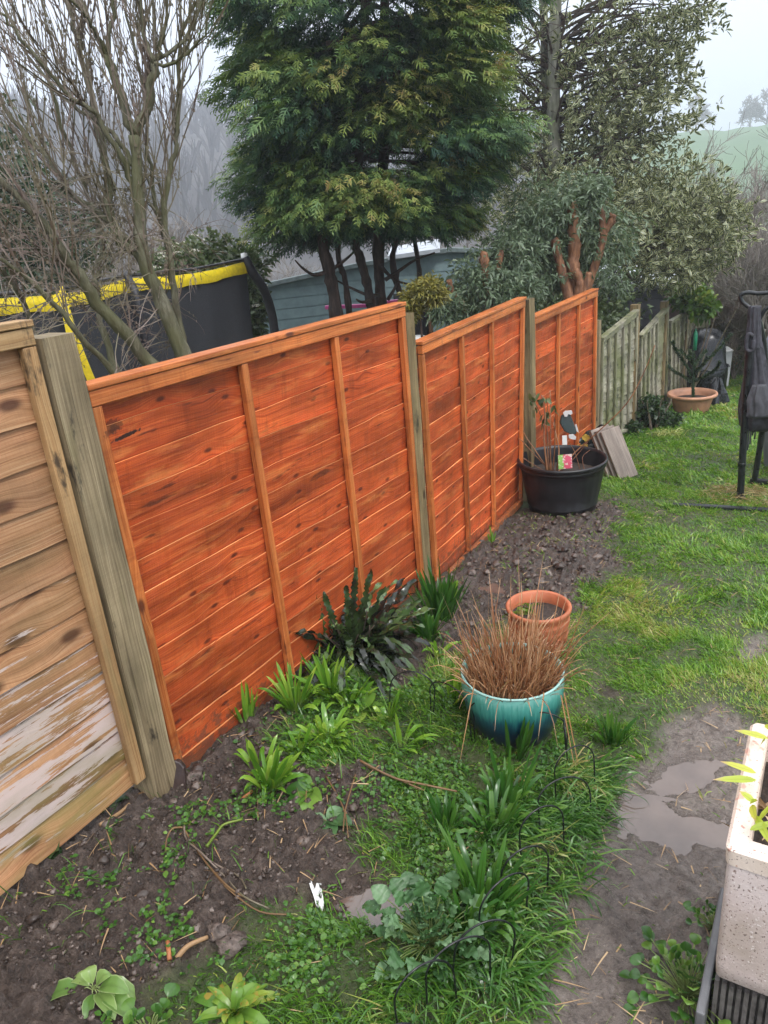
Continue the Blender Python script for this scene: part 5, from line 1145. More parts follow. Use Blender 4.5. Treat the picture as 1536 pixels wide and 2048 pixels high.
mb = MB(); mb.hexa([(p[0] - .13, p[1] - .13, z + .562), (p[0] + .16, p[1] - .01, z + .602), (p[0] + .03, p[1] + .33, z + .602), (p[0] - .26, p[1] + .21, z + .562), (p[0] - .13, p[1] - .13, z + .59), (p[0] + .16, p[1] - .01, z + .63), (p[0] + .03, p[1] + .33, z + .63), (p[0] - .26, p[1] + .21, z + .59)]); bevel(mb.build('lid', M['white'], root), .01)
p = G(1478, 748); z = gz1(p[0], p[1]); mb = MB(); tpp = AD(1456, 672, np.linalg.norm((p - CAM)[:2]) + .1); mb.bar((p[0], p[1], z), tpp, .12, .09, (1, .2, .3)); bevel(tag(mb.build('wooden_stake', M['log']), 'leaning split timber stake at the end of the lawn', 'stake'), .01)
p = G(1440, 752); z = gz1(p[0], p[1]) + .0
root = empty('stone_pile', (p[0], p[1], z), 'heap of pale rubble and stones behind the white box', 'rubble')
mb = MB(); random.seed(4)
for k in range(40):
    a = random.random() * 6.28; q = random.random() * .22; h = random.uniform(.0, .85) * (1 - q / .35); s = random.uniform(.04, .09)
    mb.lathe([(s * .5, -s * .6), (s, -.1 * s), (s * .8, s * .4), (.01, s * .7)], (p[0] + q * math.cos(a), p[1] + q * math.sin(a) + .2, z + h), 7, wob=lambda a, i: random.uniform(.75, 1.2), rnd=random.random())
mb.build('stones', plain('pale_rubble', (.40, .34, .30), .8, .4, 5, .3), root)

# folded garden swing stand with cloth
M['metal'] = plain('black_painted_metal', (.010, .012, .014), .3, .4, 30, .1)
M['cloth'] = plain('dark_grey_wet_cloth', (.026, .026, .033), .7, .45, 22, .5, c2=(.062, .06, .075))
SP = G(1480, 1000); SZ = gz1(SP[0], SP[1]); rs = np.linalg.norm((SP - CAM)[:2])
root = empty('swing_stand', (SP[0], SP[1], SZ), 'black metal garden stand with dark cloth hanging from its loop handle', 'stand')
def tubep(name, px, rad, m_, n=12, dr=None, k=6):
    mb = MB(); mb.tube(spline([AD(u, v, rs + (dr[i] if dr else 0)) for i, (u, v) in enumerate(px)], k), rad, n); return mb.build(name, m_, root, True)
tubep('upright', [(1480, 1004), (1487, 880), (1494, 760), (1500, 690), (1506, 640)], .026, M['metal'])
tubep('upright', [(1507, 972), (1522, 880), (1530, 800), (1528, 700), (1516, 640)], .024, M['metal'], dr=[.55, .5, .3, .15, .05])
tubep('handle', [(1512, 640), (1504, 620), (1494, 612), (1484, 603), (1481, 594), (1486, 587), (1500, 585), (1515, 587), (1536, 586), (1552, 590), (1556, 600), (1545, 610), (1530, 620), (1518, 640)], .015, M['metal'], dr=[0] * 14)
tubep('collar', [(1481, 992), (1480, 1006)], .036, M['metal']); tubep('collar', [(1484, 925), (1483.5, 932)], .030, M['metal'])
a = G(1345, 1012); b_ = G(1600, 1026); mb = MB(); mb.bar((a[0], a[1], gz1(a[0], a[1]) + .006), (b_[0], b_[1], gz1(b_[0], b_[1]) + .006), .045, .045); bevel(mb.build('foot_bar', M['metal'], root), .006)
a = G(1500, 968); b_ = G(1600, 980); mb = MB(); mb.bar((a[0], a[1], gz1(a[0], a[1]) + .03), (b_[0], b_[1], gz1(b_[0], b_[1]) + .03), .045, .045); bevel(mb.build('foot_bar', M['metal'], root), .006)
# cloth: gathered neck, then a hanging folded bag
def drape(name, rows, folds, dr, seed, m_, amp=.10):
    """rows: (photo y, left x, right x, depth) -> a closed pleated tube"""
    random.seed(seed); mb = MB(); K = 56; V = []
    ys_ = [r_[0] for r_ in rows]
    for i in range(34):
        v = ys_[0] + (ys_[-1] - ys_[0]) * i / 33
        l = np.interp(v, ys_, [r_[1] for r_ in rows]); rt = np.interp(v, ys_, [r_[2] for r_ in rows]); dp = np.interp(v, ys_, [r_[3] for r_ in rows])
        cu = AD((l + rt) / 2, v, rs + dr); hw = (rt - l) / 2 / 252.0
        for k in range(K):
            a = 2 * PI * k / K; pl_ = 1 + amp * math.sin(a * folds + i * .07 + math.sin(i * .2)) + amp * .5 * math.sin(a * folds * 2.3 + i * .13)
            x = hw * math.cos(a) * pl_; y = dp * math.sin(a) * pl_
            V.append((cu[0] + x * .86 - y * .5, cu[1] + x * .5 + y * .86, cu[2]))
    mb.add(V, [[i * K + k, i * K + (k + 1) % K, (i + 1) * K + (k + 1) % K, (i + 1) * K + k] for i in range(33) for k in range(K)] + [list(range(K))[::-1], [33 * K + k for k in range(K)]])
    return mb.build(name, m_, root, True)
drape('cloth_neck', [(612, 1500, 1520, .03), (640, 1499, 1518, .04), (670, 1496, 1518, .05), (695, 1494, 1520, .06)], 9, -.05, 1, M['cloth'], .14)
drape('cloth_bag', [(685, 1496, 1522, .05), (740, 1496, 1532, .08), (790, 1486, 1548, .12), (830, 1482, 1560, .14), (850, 1486, 1560, .12), (858, 1494, 1552, .08)], 8, .10, 2, M['cloth'], .10)
drape('cloth_fold', [(770, 1506, 1530, .03), (800, 1498, 1540, .05), (830, 1500, 1556, .04), (835, 1505, 1556, .02)], 6, -.06, 3, plain('grey_mesh_cloth', (.05, .05, .058), .7, .3, 30, .4), .12)
mb = MB()
for u, v0, v1 in ((1498, 855, 895), (1502, 855, 888), (1507, 856, 870), (1511, 856, 878), (1490, 830, 868), (1497, 870, 900)): mb.tube(spline([AD(u, v0, rs + .02), AD(u - 1, (v0 + v1) / 2, rs), AD(u - 2, v1, rs + .01)], 3), .006, 5)
mb.build('strap_ends', M['cloth'], root)
tubep('rope_loop', [(1506, 672), (1498, 668), (1493, 680), (1493, 697), (1500, 702), (1507, 697), (1507, 680)], .014, M['cloth'], dr=[-.1] * 7)
# second dark sheet at the right edge of the photo
p = AD(1545, 735, 7.2); root = empty('folded_sheet', (p[0], p[1], gz1(p[0], p[1])), 'blue grey sheet draped behind the swing stand at the right edge', 'sheet'); rs = 7.2
drape('sheet_cloth', [(668, 1540, 1560, .05), (700, 1526, 1600, .2), (740, 1523, 1620, .3), (780, 1536, 1620, .3), (960, 1540, 1620, .3)], 5, 0, 5, plain('blue_grey_sheet', (.17, .18, .23), .5, .2, 8, .2), .08)
# ------------------------------------------------------------------ END OBJECTS

# ------------------------------------------------------------------ planting in the bed
M['strap'] = leafm('strap_leaf', [(.0, (.04, .12, .012)), (.4, (.10, .25, .022)), (.75, (.21, .38, .04)), (1, (.38, .50, .08))], rough=.24, trans=.3, base=(.34, .40, .16), basep=.22)
M['strap_dark'] = leafm('dark_strap_leaf', [(.0, (.018, .065, .012)), (.5, (.04, .13, .018)), (1, (.10, .21, .03))], rough=.25, trans=.25)
M['fern'] = leafm('dark_fern_frond', [(.0, (.007, .008, .007)), (.3, (.020, .030, .013)), (.6, (.055, .10, .030)), (1, (.14, .22, .08))], rough=.22, trans=.1, spots=((.012, .010, .012), 22, .56, .7))
M['broad'] = leafm('broad_bulb_leaf', [(.0, (.10, .21, .04)), (1, (.30, .42, .13))], rough=.3, trans=.3, edge=((.36, .46, .20), .93))
M['rosette'] = leafm('downy_rosette_leaf', [(.0, (.030, .085, .022)), (.5, (.075, .17, .06)), (1, (.18, .29, .15))], rough=.4, trans=.2, spots=((.42, .48, .42), 240, .70, .8))
M['primula'] = leafm('yellowing_leaf', [(.0, (.08, .20, .025)), (.5, (.16, .29, .04)), (1, (.34, .38, .06))], rough=.3, trans=.3, spots=((.40, .26, .05), 30, .58, .8))
M['weed'] = leafm('weed_leaf', [(.0, (.018, .065, .010)), (.5, (.06, .16, .022)), (1, (.20, .33, .055))], rough=.3, trans=.25)
def strapclump(u, v, n, Ln, Wd, spread, bend, label, m_='strap', lean=(0, 0), group='clumps of strap leaved plants in the bed', rad=.03, hz=0.0, tone=(.25, 1.0)):
    n = int(n * 1.9); Wd *= .74; bend *= 1.2; Ln *= 1.18
    c = on(u, v); t = RNG.uniform(0, 2 * PI, n); q = np.sqrt(RNG.random(n)); r_ = q * rad
    P_ = np.stack([c[0] + r_ * np.cos(t), c[1] + r_ * np.sin(t), np.full(n, c[2] - .01)], 1)
    a = np.stack([np.cos(t) * q * spread + lean[0] + RNG.normal(0, .12, n), np.sin(t) * q * spread + lean[1] + RNG.normal(0, .12, n), np.ones(n)], 1)
    sd_ = np.stack([-np.sin(t) + RNG.normal(0, .4, n), np.cos(t) + RNG.normal(0, .4, n), RNG.normal(0, .2, n)], 1)
    Ls = Ln * RNG.uniform(.55, 1.15, n)
    o = leafobj('strap_leaf_clump', leaves(P_, a, sd_, Ls, Wd * RNG.uniform(.7, 1.2, n), STRAP, bend * RNG.uniform(.3, 1.5, n) * (.4 + q), .22, RNG.uniform(tone[0], tone[1], n), 3), M[m_])
    me = o.data; me.transform(Matrix.Translation([-float(k) for k in c])); o.location = [float(k) for k in c]
    return tag(o, label, 'plant', group)
for a in ((495, 1455, 9, .15, .010, .35, .12, 'small upright clump of green strap leaves against the foot of the near orange panel'),
          (592, 1432, 22, .20, .012, .55, .25, 'dense clump of strap leaves left of the dark fern, by the second batten'),
          (665, 1405, 40, .20, .014, .75, .4, 'broad spreading clump of strap leaves directly in front of the dark fern'),
          (640, 1372, 16, .17, .012, .5, .2, 'clump of strap leaves half hidden under the left side of the fern'),
          (705, 1425, 18, .16, .015, .8, .5, 'glossy strap leaf clump on the right of the pair before the fern'),
          (655, 1490, 44, .16, .013, .85, .55, 'bright yellow green clump of arching leaves in the middle of the bed', 'strap', (0, 0), 'clumps of strap leaved plants in the bed', .05),
          (600, 1515, 22, .15, .012, .8, .45, 'yellow green clump between the arching clump and the lone leaning clump'),
          (545, 1590, 26, .19, .013, .6, .4, 'nearest bright clump with thick pale bases leaning right in the mud', 'strap', (.25, .05)),
          (518, 1545, 8, .15, .014, .55, .3, 'small clump with a broad pale leaf at the left of the nearest bright clump'),
          (775, 1460, 7, .15, .012, .5, .25, 'sparse upright clump between the fern and the wire hoops'),
          (800, 1505, 8, .20, .013, 1.1, .45, 'flattened pale leaves sprawling in front of the sparse clump'),
          (880, 1240, 42, .26, .012, .35, .15, 'tall dense dark green clump right of the split brown post', 'strap_dark', (0, 0), 'clumps of strap leaved plants in the bed', .07, 0, (.1, .9)),
          (905, 1205, 8, .15, .013, .4, .25, 'pale young shoots at the base of the middle orange panel'),
          (858, 1290, 26, .20, .012, .5, .3, 'dark strap leaf clump on the right edge of the fern', 'strap_dark'),
          (875, 1325, 10, .18, .012, 1.0, .5, 'arching pale strap leaves below the dark clumps, right of the fern'),
          (985, 1085, 4, .12, .009, .3, .1, 'lone young shoot in the bare mud by the middle panel'),
          (905, 1420, 9, .15, .022, .5, .35, 'broad rounded leaves left of the teal pot', 'strap', (.1, 0)),
          (1032, 1520, 6, .15, .017, .25, .08, 'upright paddle shaped leaves in front of the teal pot', 'strap_dark'),
          (1015, 1625, 26, .23, .009, .5, .35, 'dark grassy clump in the wire edging, farthest of the row', 'strap_dark', (0, 0), 'clumps of strap leaved plants in the bed', .05),
          (985, 1670, 24, .22, .011, .6, .4, 'dark grassy clump in the wire edging below the farthest one', 'strap_dark', (0, 0), 'clumps of strap leaved plants in the bed', .05),
          (892, 1665, 20, .13, .009, .45, .2, 'short fine clump by the broken stalks in the middle of the bed', 'strap_dark'),
          (965, 1830, 30, .24, .011, .5, .35, 'tall dark clump inside the wire hoops above the downy plant', 'strap_dark', (0, 0), 'clumps of strap leaved plants in the bed', .06),
          (935, 1880, 20, .20, .010, .6, .45, 'dark clump directly behind the second wire hoop', 'strap_dark', (.2, 0)),
          (1225, 1490, 14, .15, .010, .4, .2, 'tuft of wide green blades right of the teal pot', 'strap_dark')):
    strapclump(*a)
# hart's tongue style fern with lobed, half blackened fronds
c = on(700, 1326); n = 220; t = RNG.uniform(0, 2 * PI, n); q = RNG.random(n) ** .6
P_ = np.stack([c[0] + .07 * q * np.cos(t), c[1] + .07 * q * np.sin(t), np.full(n, c[2])], 1)
a = np.stack([np.cos(t) * q * 1.25, np.sin(t) * q * 1.25, np.ones(n) * RNG.uniform(.7, 1.2, n)], 1)
K = 25; pf = [(i / (K - 1), max(.05, (.16 + .84 * abs(math.sin(i * PI / 2.0 * .98))) * (min(1, .25 + i / 7.0)) * (1 - .6 * (i / (K - 1)) ** 3))) for i in range(K)]
root = empty('fern', c, 'dark crested fern with ragged black green fronds at the foot of the near orange panel', 'fern')
leafobj('fronds', leaves(P_, a, np.stack([-np.sin(t), np.cos(t), RNG.normal(0, .4, n)], 1), RNG.uniform(.24, .64, n), .0215, pf, RNG.uniform(.25, 1.0, n), .25, RNG.random(n) ** 1.4 * .95, 3, wave=.55), M['fern'], root)
ups = []
for u0, v0, u1, v1 in ((655, 1290, 612, 1130), (680, 1290, 640, 1160), (705, 1270, 712, 1105), (720, 1270, 745, 1110), (730, 1280, 775, 1150), (640, 1330, 590, 1290), (760, 1290, 850, 1180), (700, 1260, 690, 1150)):
    r_ = np.linalg.norm((c - CAM)[:2]); ups.append((AD(u0, v0, r_), AD(u1, v1, r_ + .02)))
n = len(ups); A1 = np.array([b_ - a_ for a_, b_ in ups]); leafobj('tall_fronds', leaves(np.array([a_ for a_, b_ in ups]), A1 + [0, 0, .06], np.tile([.8, .5, 0], (n, 1)) + RNG.normal(0, .3, (n, 3)), np.linalg.norm(A1, axis=1) * 1.08, .023, pf, .2, .3, RNG.uniform(.3, .7, n), 3, wave=.5), M['fern'], root)
mb = MB()
for k in range(22): mb.tube(curve(c + RNG.normal(0, .03, 3) * [1, 1, 0], (random.gauss(0, .5), random.gauss(0, .5), 1), random.uniform(.1, .28), 5, 0, .08), .003, 4, random.random())
mb.build('stalks', M['bark_dark'], root, True)
def broadplant(name, u, v, dirs, Ln, Wd, m_, label, prof=OVAL, bend=.4, fold=.3, rise=.7, cat='plant', wave=0.0, stalk=0.0, dz=0.0, n_=None):
    c = on(u, v, dz); P_ = []; A1 = []; Ls = []; mb = MB(); root = None
    for (ang, el, l) in dirs:
        d = np.array([math.cos(R(ang)) * math.cos(R(el)), math.sin(R(ang)) * math.cos(R(el)), math.sin(R(el))]); p0 = c + d * stalk * l; P_.append(p0); A1.append(d); Ls.append(l * Ln)
        if stalk: mb.tube(spline([c, c + d * stalk * l * .6 + [0, 0, .01], p0], 3), .0014, 5, random.random())
    P_ = np.array(P_); A1 = np.array(A1); n = len(P_); side = np.stack([-A1[:, 1], A1[:, 0], RNG.normal(0, .25, n)], 1)
    lv = leaves(P_, A1, side, Ls, np.array(Ls) * Wd, prof, bend * RNG.uniform(.6, 1.4, n), fold, RNG.random(n), 5, wave=wave)
    if stalk:
        root = empty(name, c, label, cat); leafobj('leaves', lv, M[m_], root); mb.build('stalks', M['fresh'], root, True)
    else:
        o = leafobj(name, lv, M[m_]); o.data.transform(Matrix.Translation([-float(k) for k in c])); o.location = [float(k) for k in c]; tag(o, label, cat)
broadplant('bulb_plant', 190, 1985, [(215, 25, 1.3), (190, 45, .9), (150, 68, 1.0), (15, 40, 1.15), (40, 62, .9), (345, 28, 1.1), (310, 30, .8), (0, 20, 1.3), (25, 30, 1.2)], .11, .17, 'broad', 'broad pale green bulb leaves on the bare soil at the bottom left', bend=.55, fold=.45, stalk=.02)
broadplant('rosette_plant', 470, 2030, [(a * 29 + random.uniform(-15, 15), random.uniform(15, 75), random.uniform(.6, 1.15)) for a in range(30)], .15, .10, 'primula', 'yellowing rosette of large pointed leaves at the bottom edge', prof=OVAL, bend=.45, fold=.35)
broadplant('downy_plant', 860, 1890, [(a * 31 + random.uniform(-15, 15), random.uniform(5, 85), random.uniform(.5, 1.8)) for a in range(130)], .034, .40, 'rosette', 'bushy plant with rounded grey green water beaded leaves beside the wire hoops', prof=[(0, .3), (.07, .78), (.18, .98), (.3, 1), (.42, .93), (.56, .86), (.7, .68), (.85, .42), (.95, .2), (1, .05)], bend=.3, fold=.12, stalk=.085, wave=.25)
broadplant('mallow_weed', 100, 1700, [(a * 50 + random.uniform(-15, 15), random.uniform(10, 60), random.uniform(.7, 1.2)) for a in range(12)], .05, .6, 'ivy', 'dark crinkled weed at the foot of the tan panel', prof=[(0, .3), (.15, .9), (.4, 1), (.6, .85), (.75, .9), (1, .1)], bend=.4, stalk=.05, wave=.2)
broadplant('mallow_weed', 205, 1625, [(a * 60 + random.uniform(-15, 15), random.uniform(20, 70), random.uniform(.7, 1.1)) for a in range(9)], .05, .5, 'ivy', 'dark leafy weed beside the grey post foot', bend=.4, stalk=.05, wave=.2)
broadplant('plantain', 622, 1600, [(250, 15, 1), (200, 20, .9), (300, 15, 1.0), (340, 25, .8), (150, 30, .8), (275, 30, .9)], .11, .26, 'weed', 'dark plantain rosette below the nearest bright clump', bend=.3)
broadplant('plantain', 655, 1650, [(10, 20, 1), (320, 15, .9), (70, 30, .8), (200, 20, .8), (260, 25, .9)], .10, .3, 'rosette', 'pale ribbed plantain rosette in the mud of the mid bed', bend=.3)
broadplant('plantain', 725, 1440, [(40, 30, 1), (0, 30, .9), (300, 30, .8), (90, 40, 1)], .13, .28, 'fresh', 'single pale plantain like plant with wide leaves under the fern', bend=.4)
broadplant('low_shrub', 1375, 1985, [(random.uniform(0, 360), random.uniform(5, 80), random.uniform(.6, 1.4)) for a in range(130)], .028, .42, 'weed', 'low small leaved green shrub at the foot of the trough planter', stalk=.10)
broadplant('low_shrub', 1425, 1845, [(random.uniform(0, 360), random.uniform(5, 80), random.uniform(.6, 1.4)) for a in range(50)], .018, .45, 'weed', 'tiny green weed against the side of the trough planter', stalk=.05)
broadplant('low_shrub', 300, 2075, [(random.uniform(0, 360), random.uniform(5, 80), random.uniform(.6, 1.4)) for a in range(40)], .03, .45, 'weed', 'leafy weed at the bottom edge near the pale bulb leaves', stalk=.06)
# yellowed tuft by the old fence
c = on(1335, 872); n = 150; t = RNG.uniform(0, 2 * PI, n); a = np.stack([np.cos(t) * .8, np.sin(t) * .8, np.ones(n)], 1)
M['paletuft'] = leafm('pale_tuft', [(.0, (.14, .22, .04)), (.6, (.32, .36, .09)), (1, (.50, .48, .18))])
tag(leafobj('grass_tuft', leaves(np.tile(c, (n, 1)) + RNG.normal(0, .06, (n, 3)) * [1, 1, 0], a, perp(unit(a)), RNG.uniform(.12, .32, n), .006, BLADE, .6, .1, None, 2), M['paletuft']), 'pale yellowing tuft of long grass near the wide terracotta bowl', 'grass tuft')

# low wire hoop edging along the bed and round the teal pot
M['wire'] = plain('black_coated_wire', (.008, .009, .010), .3, .4, 60)
row = [G(*q) for q in ((740, 2200), (800, 2085), (855, 2025), (905, 1965), (955, 1890), (1002, 1810), (1043, 1730), (1080, 1660), (1112, 1600), (1136, 1545), (1132, 1512), (1040, 1500), (950, 1492), (868, 1445), (785, 1432))]
root = empty('wire_edging', (row[6][0], row[6][1], gz1(row[6][0], row[6][1])), 'low black wire hoop edging running beside the bed and in front of the teal pot', 'edging')
for i in range(len(row) - 1):
    a = Vector(row[i])
    if i < 9: b_ = a + Vector((random.uniform(.075, .115), random.uniform(.11, .15), 0)); b_.z = -.107 * b_.y
    else: b_ = a.lerp(Vector(row[i + 1]), 1.06)
    z0 = gz1(a.x, a.y); z1 = gz1(b_.x, b_.y); h = .18 + random.uniform(-.015, .015); tl = Vector((random.uniform(-.02, .02), random.uniform(-.02, .02), 0))
    pts = []
    for k in range(-5, 22 + 6):
        if k < 0: q = a.copy(); q.z = z0 - .03 + (h - .075 + .03) * (k + 5) / 5
        elif k > 22: q = b_.copy(); q.z = z1 - .03 + (h - .075 + .03) * (5 - (k - 23)) / 5
        else:
            th = PI * k / 22; q = a.lerp(b_, .5 - .5 * math.cos(th)); q.z = z0 + (z1 - z0) * k / 22 + h - .075 + .075 * math.sin(th)
        pts.append(q + tl * max(0, (q.z - z0) / h))
    mb = MB(); mb.tube(pts, .0026, 6); mb.build('hoop', M['wire'], root, True)

# slate shard, stones, sticks, litter
c = on(345, 1572); mb = MB(); s = Vector((.80, .55, .05)); u_ = Vector((-.25, .3, .92)); V = []
for f in (-.012, .012):
    for (i, j) in ((-.052, -.05), (-.044, .05), (-.02, .078), (.012, .070), (.040, .058), (.054, .035), (.050, -.05)): V.append(Vector(c) + s * i + u_ * (j + .02) + Vector((.5, -.8, .2)) * f)
mb.add(V, [list(range(7))[::-1], list(range(7, 14))] + [[k, (k + 1) % 7, 7 + (k + 1) % 7, 7 + k] for k in range(7)])
M['shard'] = plain('wet_dark_slate', (.040, .024, .020), .38, .5, 16, .5); bevel(tag(mb.build('slate_shard', M['shard']), 'dark wet broken slate leaning against the foot of the big grey post', 'slate'), .004)
M['stone'] = plain('muddy_stone', (.10, .072, .058), .6, .6, 60, 1.0, c2=(.17, .13, .11))
def rock(mb, c, s, sq=.7):
    k1, k2, k3 = random.random() * 6, random.random() * 6, random.random() * 6
    mb.lathe([(s * .55, -s * sq * .7), (s * .92, -s * sq * .35), (s, 0), (s * .8, s * sq * .45), (s * .42, s * sq * .75), (.002, s * sq * .85)], c, 13, wob=lambda a, i: (1 + .22 * math.sin(a * 2 + k1 + i) + .15 * math.sin(a * 3 + k2 - i * 1.4) + .08 * math.sin(a * 5 + k3)) * random.uniform(.84, 1.14), rnd=random.random())
for u, v, s, t in ((276, 1645, .032, 'pale muddy stone left of the slate shard'), (388, 1560, .030, 'pale concrete lump just right of the slate shard'), (465, 1895, .036, 'large clod of earth beside the weedy edge of the bare soil'), (440, 1875, .028, 'brown clod of earth left of the larger clod'), (275, 1575, .022, 'small stone close to the bottom of the grey post')):
    c = on(u, v, s * .3); mb = MB(); rock(mb, c, s); tag(mb.build('stone', M['stone'], None, True), t, 'stone', 'stones on the bare soil')
def stick(px, r, m_, label, name='stick', dz=.012, n=6, group='sticks and stalks lying on the bed'):
    mb = MB(); pts = [on(u, v, dz) for u, v in px]; mb.tube(spline(pts, 4) if len(px) > 2 else pts, taper(r, r * .7, 4 * (len(px) - 1) + 1) if len(px) > 2 else r, n); return tag(mb.build(name, m_, None, True), label, 'stick', group)
M['orange_chip'] = plain('orange_wood_offcut', (.36, .13, .05), .6, .4, 40)
stick([(203, 1658), (240, 1628), (262, 1615)], .008, M['log'], 'broken pale stick by the foot of the tan panel')
stick([(238, 1610), (292, 1588)], .004, M['straw'], 'thin pale straw beside the grey post foot')
stick([(-10, 1770), (38, 1742)], .007, M['orange_chip'], 'orange wood splinter at the left edge under the tan panel')
stick([(340, 1900), (342, 1930)], .006, M['orange_chip'], 'orange wood offcut standing out on the bare soil')
stick([(355, 1922), (380, 1905), (418, 1885)], .008, M['log'], 'dark rotten stick touching the big clod')
stick([(482, 1605), (508, 1595)], .006, M['orange_chip'], 'small orange chip below the nearest bright clump')
stick([(725, 1560), (790, 1580), (840, 1588), (915, 1602)], .0045, M['straw'], 'longest pale stalk lying across the middle of the bed', dz=.03)
stick([(740, 1565), (780, 1575), (850, 1595)], .004, M['straw'], 'pale stalk just under the longest one', dz=.02)
stick([(655, 1575), (690, 1640), (700, 1700)], .003, M['straw'], 'thin bent stalk left of the long pale stalks', dz=.02)
stick([(715, 1580), (695, 1640), (690, 1690)], .003, M['straw'], 'thin stalk crossing the bent one', dz=.03)
stick([(420, 1720), (440, 1690), (455, 1680), (490, 1670)], .005, M['bamboo'], 'yellowish curved root end sticking out of the soil', dz=.03)
for k, px in enumerate(([(372, 1680), (400, 1720), (440, 1770), (470, 1800), (520, 1830), (575, 1835)], [(375, 1678), (378, 1700), (410, 1730), (450, 1760), (490, 1810), (540, 1825)], [(415, 1740), (460, 1790), (500, 1815)], [(400, 1722), (440, 1745), (480, 1765), (497, 1800)], [(372, 1680), (350, 1680), (338, 1700), (336, 1725)])):
    stick(px, .0032, M['twig'] if k % 2 else M['straw'], ('long wiry root trailing from the bare soil to the weeds', 'second wiry root beside the longest trailing one', 'short wiry root in the tangle on the bare soil', 'looped wiry root above the tangle', 'dark curled root at the left end of the tangle')[k], 'root', .014)
c = on(636, 1790, .02); mb = MB(); V = []; A = []; K = 12
for i in range(K):
    for j in range(6):
        x = (i - 5.5) * .0075; y = (j - 2.5) * .009 * (1 - .05 * i); V.append((c[0] + x * .75 + y * .5, c[1] - x * .7 + y * .6, c[2] + .010 * math.sin(i * 1.3 + j) + .008 * math.sin(j * 2.1 + i * .4) + .004 * i * (i < 5)))
mb.add(V, [[i * 6 + j, i * 6 + 6 + j, i * 6 + 7 + j, i * 6 + 1 + j] for i in range(K - 1) for j in range(5) if (i * 7 + j * 3) % 11 != 0])
o = tag(mb.build('paper_scrap', M['white'], None, True), 'torn crumpled scrap of white paper on the soil near the small puddle', 'litter'); o.modifiers.new('thickness', 'SOLIDIFY').thickness = .0012

# ------------------------------------------------------------------ turf, weeds, clods (nobody could count these)
def inview(P, mg=140):
    q = (P - CAM) @ ROT; u = CX + FPX * q[:, 0] / q[:, 2]; v = CY + FPX * q[:, 1] / q[:, 2]
    return (q[:, 2] > .2) & (u > -mg) & (u < 1536 + mg * 1.6) & (v > 0) & (v < 2048 + mg * 1.6)
def scatter(x0, x1, y0, y1, dens):
    n = int((x1 - x0) * (y1 - y0) * dens); x = RNG.uniform(x0, x1, n); y = RNG.uniform(y0, y1, n)
    k = inview(np.stack([x, y, gbase(x, y)], 1)); x, y = x[k], y[k]
    clear = (np.hypot(x - TP[0], y - TP[1]) > .15) & (np.hypot(x - QP[0], y - QP[1]) > .10) & (np.hypot(x - BP[0], y - BP[1]) > .24) & ~((x > -.10) & (y > 1.19) & (y < 1.70)) & (np.hypot(x - MP[0], y - MP[1]) > .22) & (x > -1.80 - .045 * np.maximum(0, y - 3.2))
    for q in PUD: clear &= (pell(q, x, y) > 1.02) | (RNG.random(len(x)) < .02)
    return x[clear], y[clear]
M['lawn'] = leafm('lawn_blade', [(.0, (.032, .090, .010)), (.3, (.105, .250, .022)), (.6, (.21, .365, .040)), (.82, (.34, .40, .08)), (1, (.48, .39, .18))], rough=.3, trans=.3)
parts = []
strip_in = lambda x, y: sst(.06, -.04, poly_sd(STRIP, x, y) + .12 * (fbm(x * 7, y * 7, 3, 91) - .45))
for x0, x1, y0, y1, dens, wd, hh in ((-1.9, .5, .6, 3.4, 26000, .0015, .05), (-1.95, 1.2, 3.4, 6.2, 13000, .0023, .055), (-2.1, 1.8, 6.2, 10, 6000, .004, .06), (-2.1, 2.5, 10, 18, 2200, .008, .07)):
    x, y = scatter(x0, x1, y0, y1, dens); z, bed, path, scar, wet = gz(x, y, True)
    tuft = fbm(x * 7, y * 7, 3, 101); left = sst(.02, -.10, x - np.interp(y, [.8, 1.4, 2.0, 2.3, 2.6, 4], [-.62, -.55, -.52, -.85, -1.3, -1.75]))
    d = (1 - .965 * bed) * (1 - .985 * path) * (1 - .86 * scar) * (.45 + .9 * sst(.36, .56, tuft)) * (1 - .30 * left)
    k = RNG.random(len(x)) < d; x, y, z, tuft, left = x[k], y[k], z[k], tuft[k], left[k]; n = len(x)
    t = fbm(x * 1.6, y * 1.6, 3, 111) * 9 + RNG.normal(0, .9, n); ln = RNG.uniform(.3, 1.3, n)
    a = np.stack([np.cos(t) * ln, np.sin(t) * ln, np.ones(n)], 1); brown = fbm(x * 1.3 + 4, y * 1.3, 3, 121)
    rnd = np.clip(.30 + RNG.normal(0, .17, n) + .5 * (tuft - .47) + .95 * sst(.50, .64, brown) * RNG.random(n) - .16 * left + .10 * sst(2.5, 5, y), 0, 1.05)
    rnd = np.where(RNG.random(n) < .05, .95, rnd)
    parts.append(leaves(np.stack([x, y, z - .004], 1), a, perp(unit(a)), hh * RNG.uniform(.5, 1.35, n) * (.75 + .7 * sst(.4, .6, tuft)) * (1 + left * .9 * (RNG.random(n) < .25)), wd * RNG.uniform(.7, 1.3, n), [(0, 1), (.45, .9), (1, .06)], RNG.uniform(.1, .8, n), .15, rnd, 2))
tag(leafobj('lawn_grass', parts, M['lawn']), 'short wet green lawn grass', 'grass', kind='stuff')
M['longgrass'] = leafm('long_edge_grass', [(.0, (.022, .075, .012)), (.35, (.065, .175, .028)), (.62, (.16, .29, .055)), (.82, (.28, .33, .10)), (1, (.42, .30, .13))], rough=.28, trans=.3)
x, y = scatter(-1.0, -.2, .6, 2.4, 17000); s_ = strip_in(x, y); z = gz(x, y); tu = fbm(x * 9, y * 9, 3, 131)
k = RNG.random(len(x)) < s_ * (.25 + 1.0 * sst(.38, .58, tu)); x, y, z = x[k], y[k], z[k]; n = len(x)
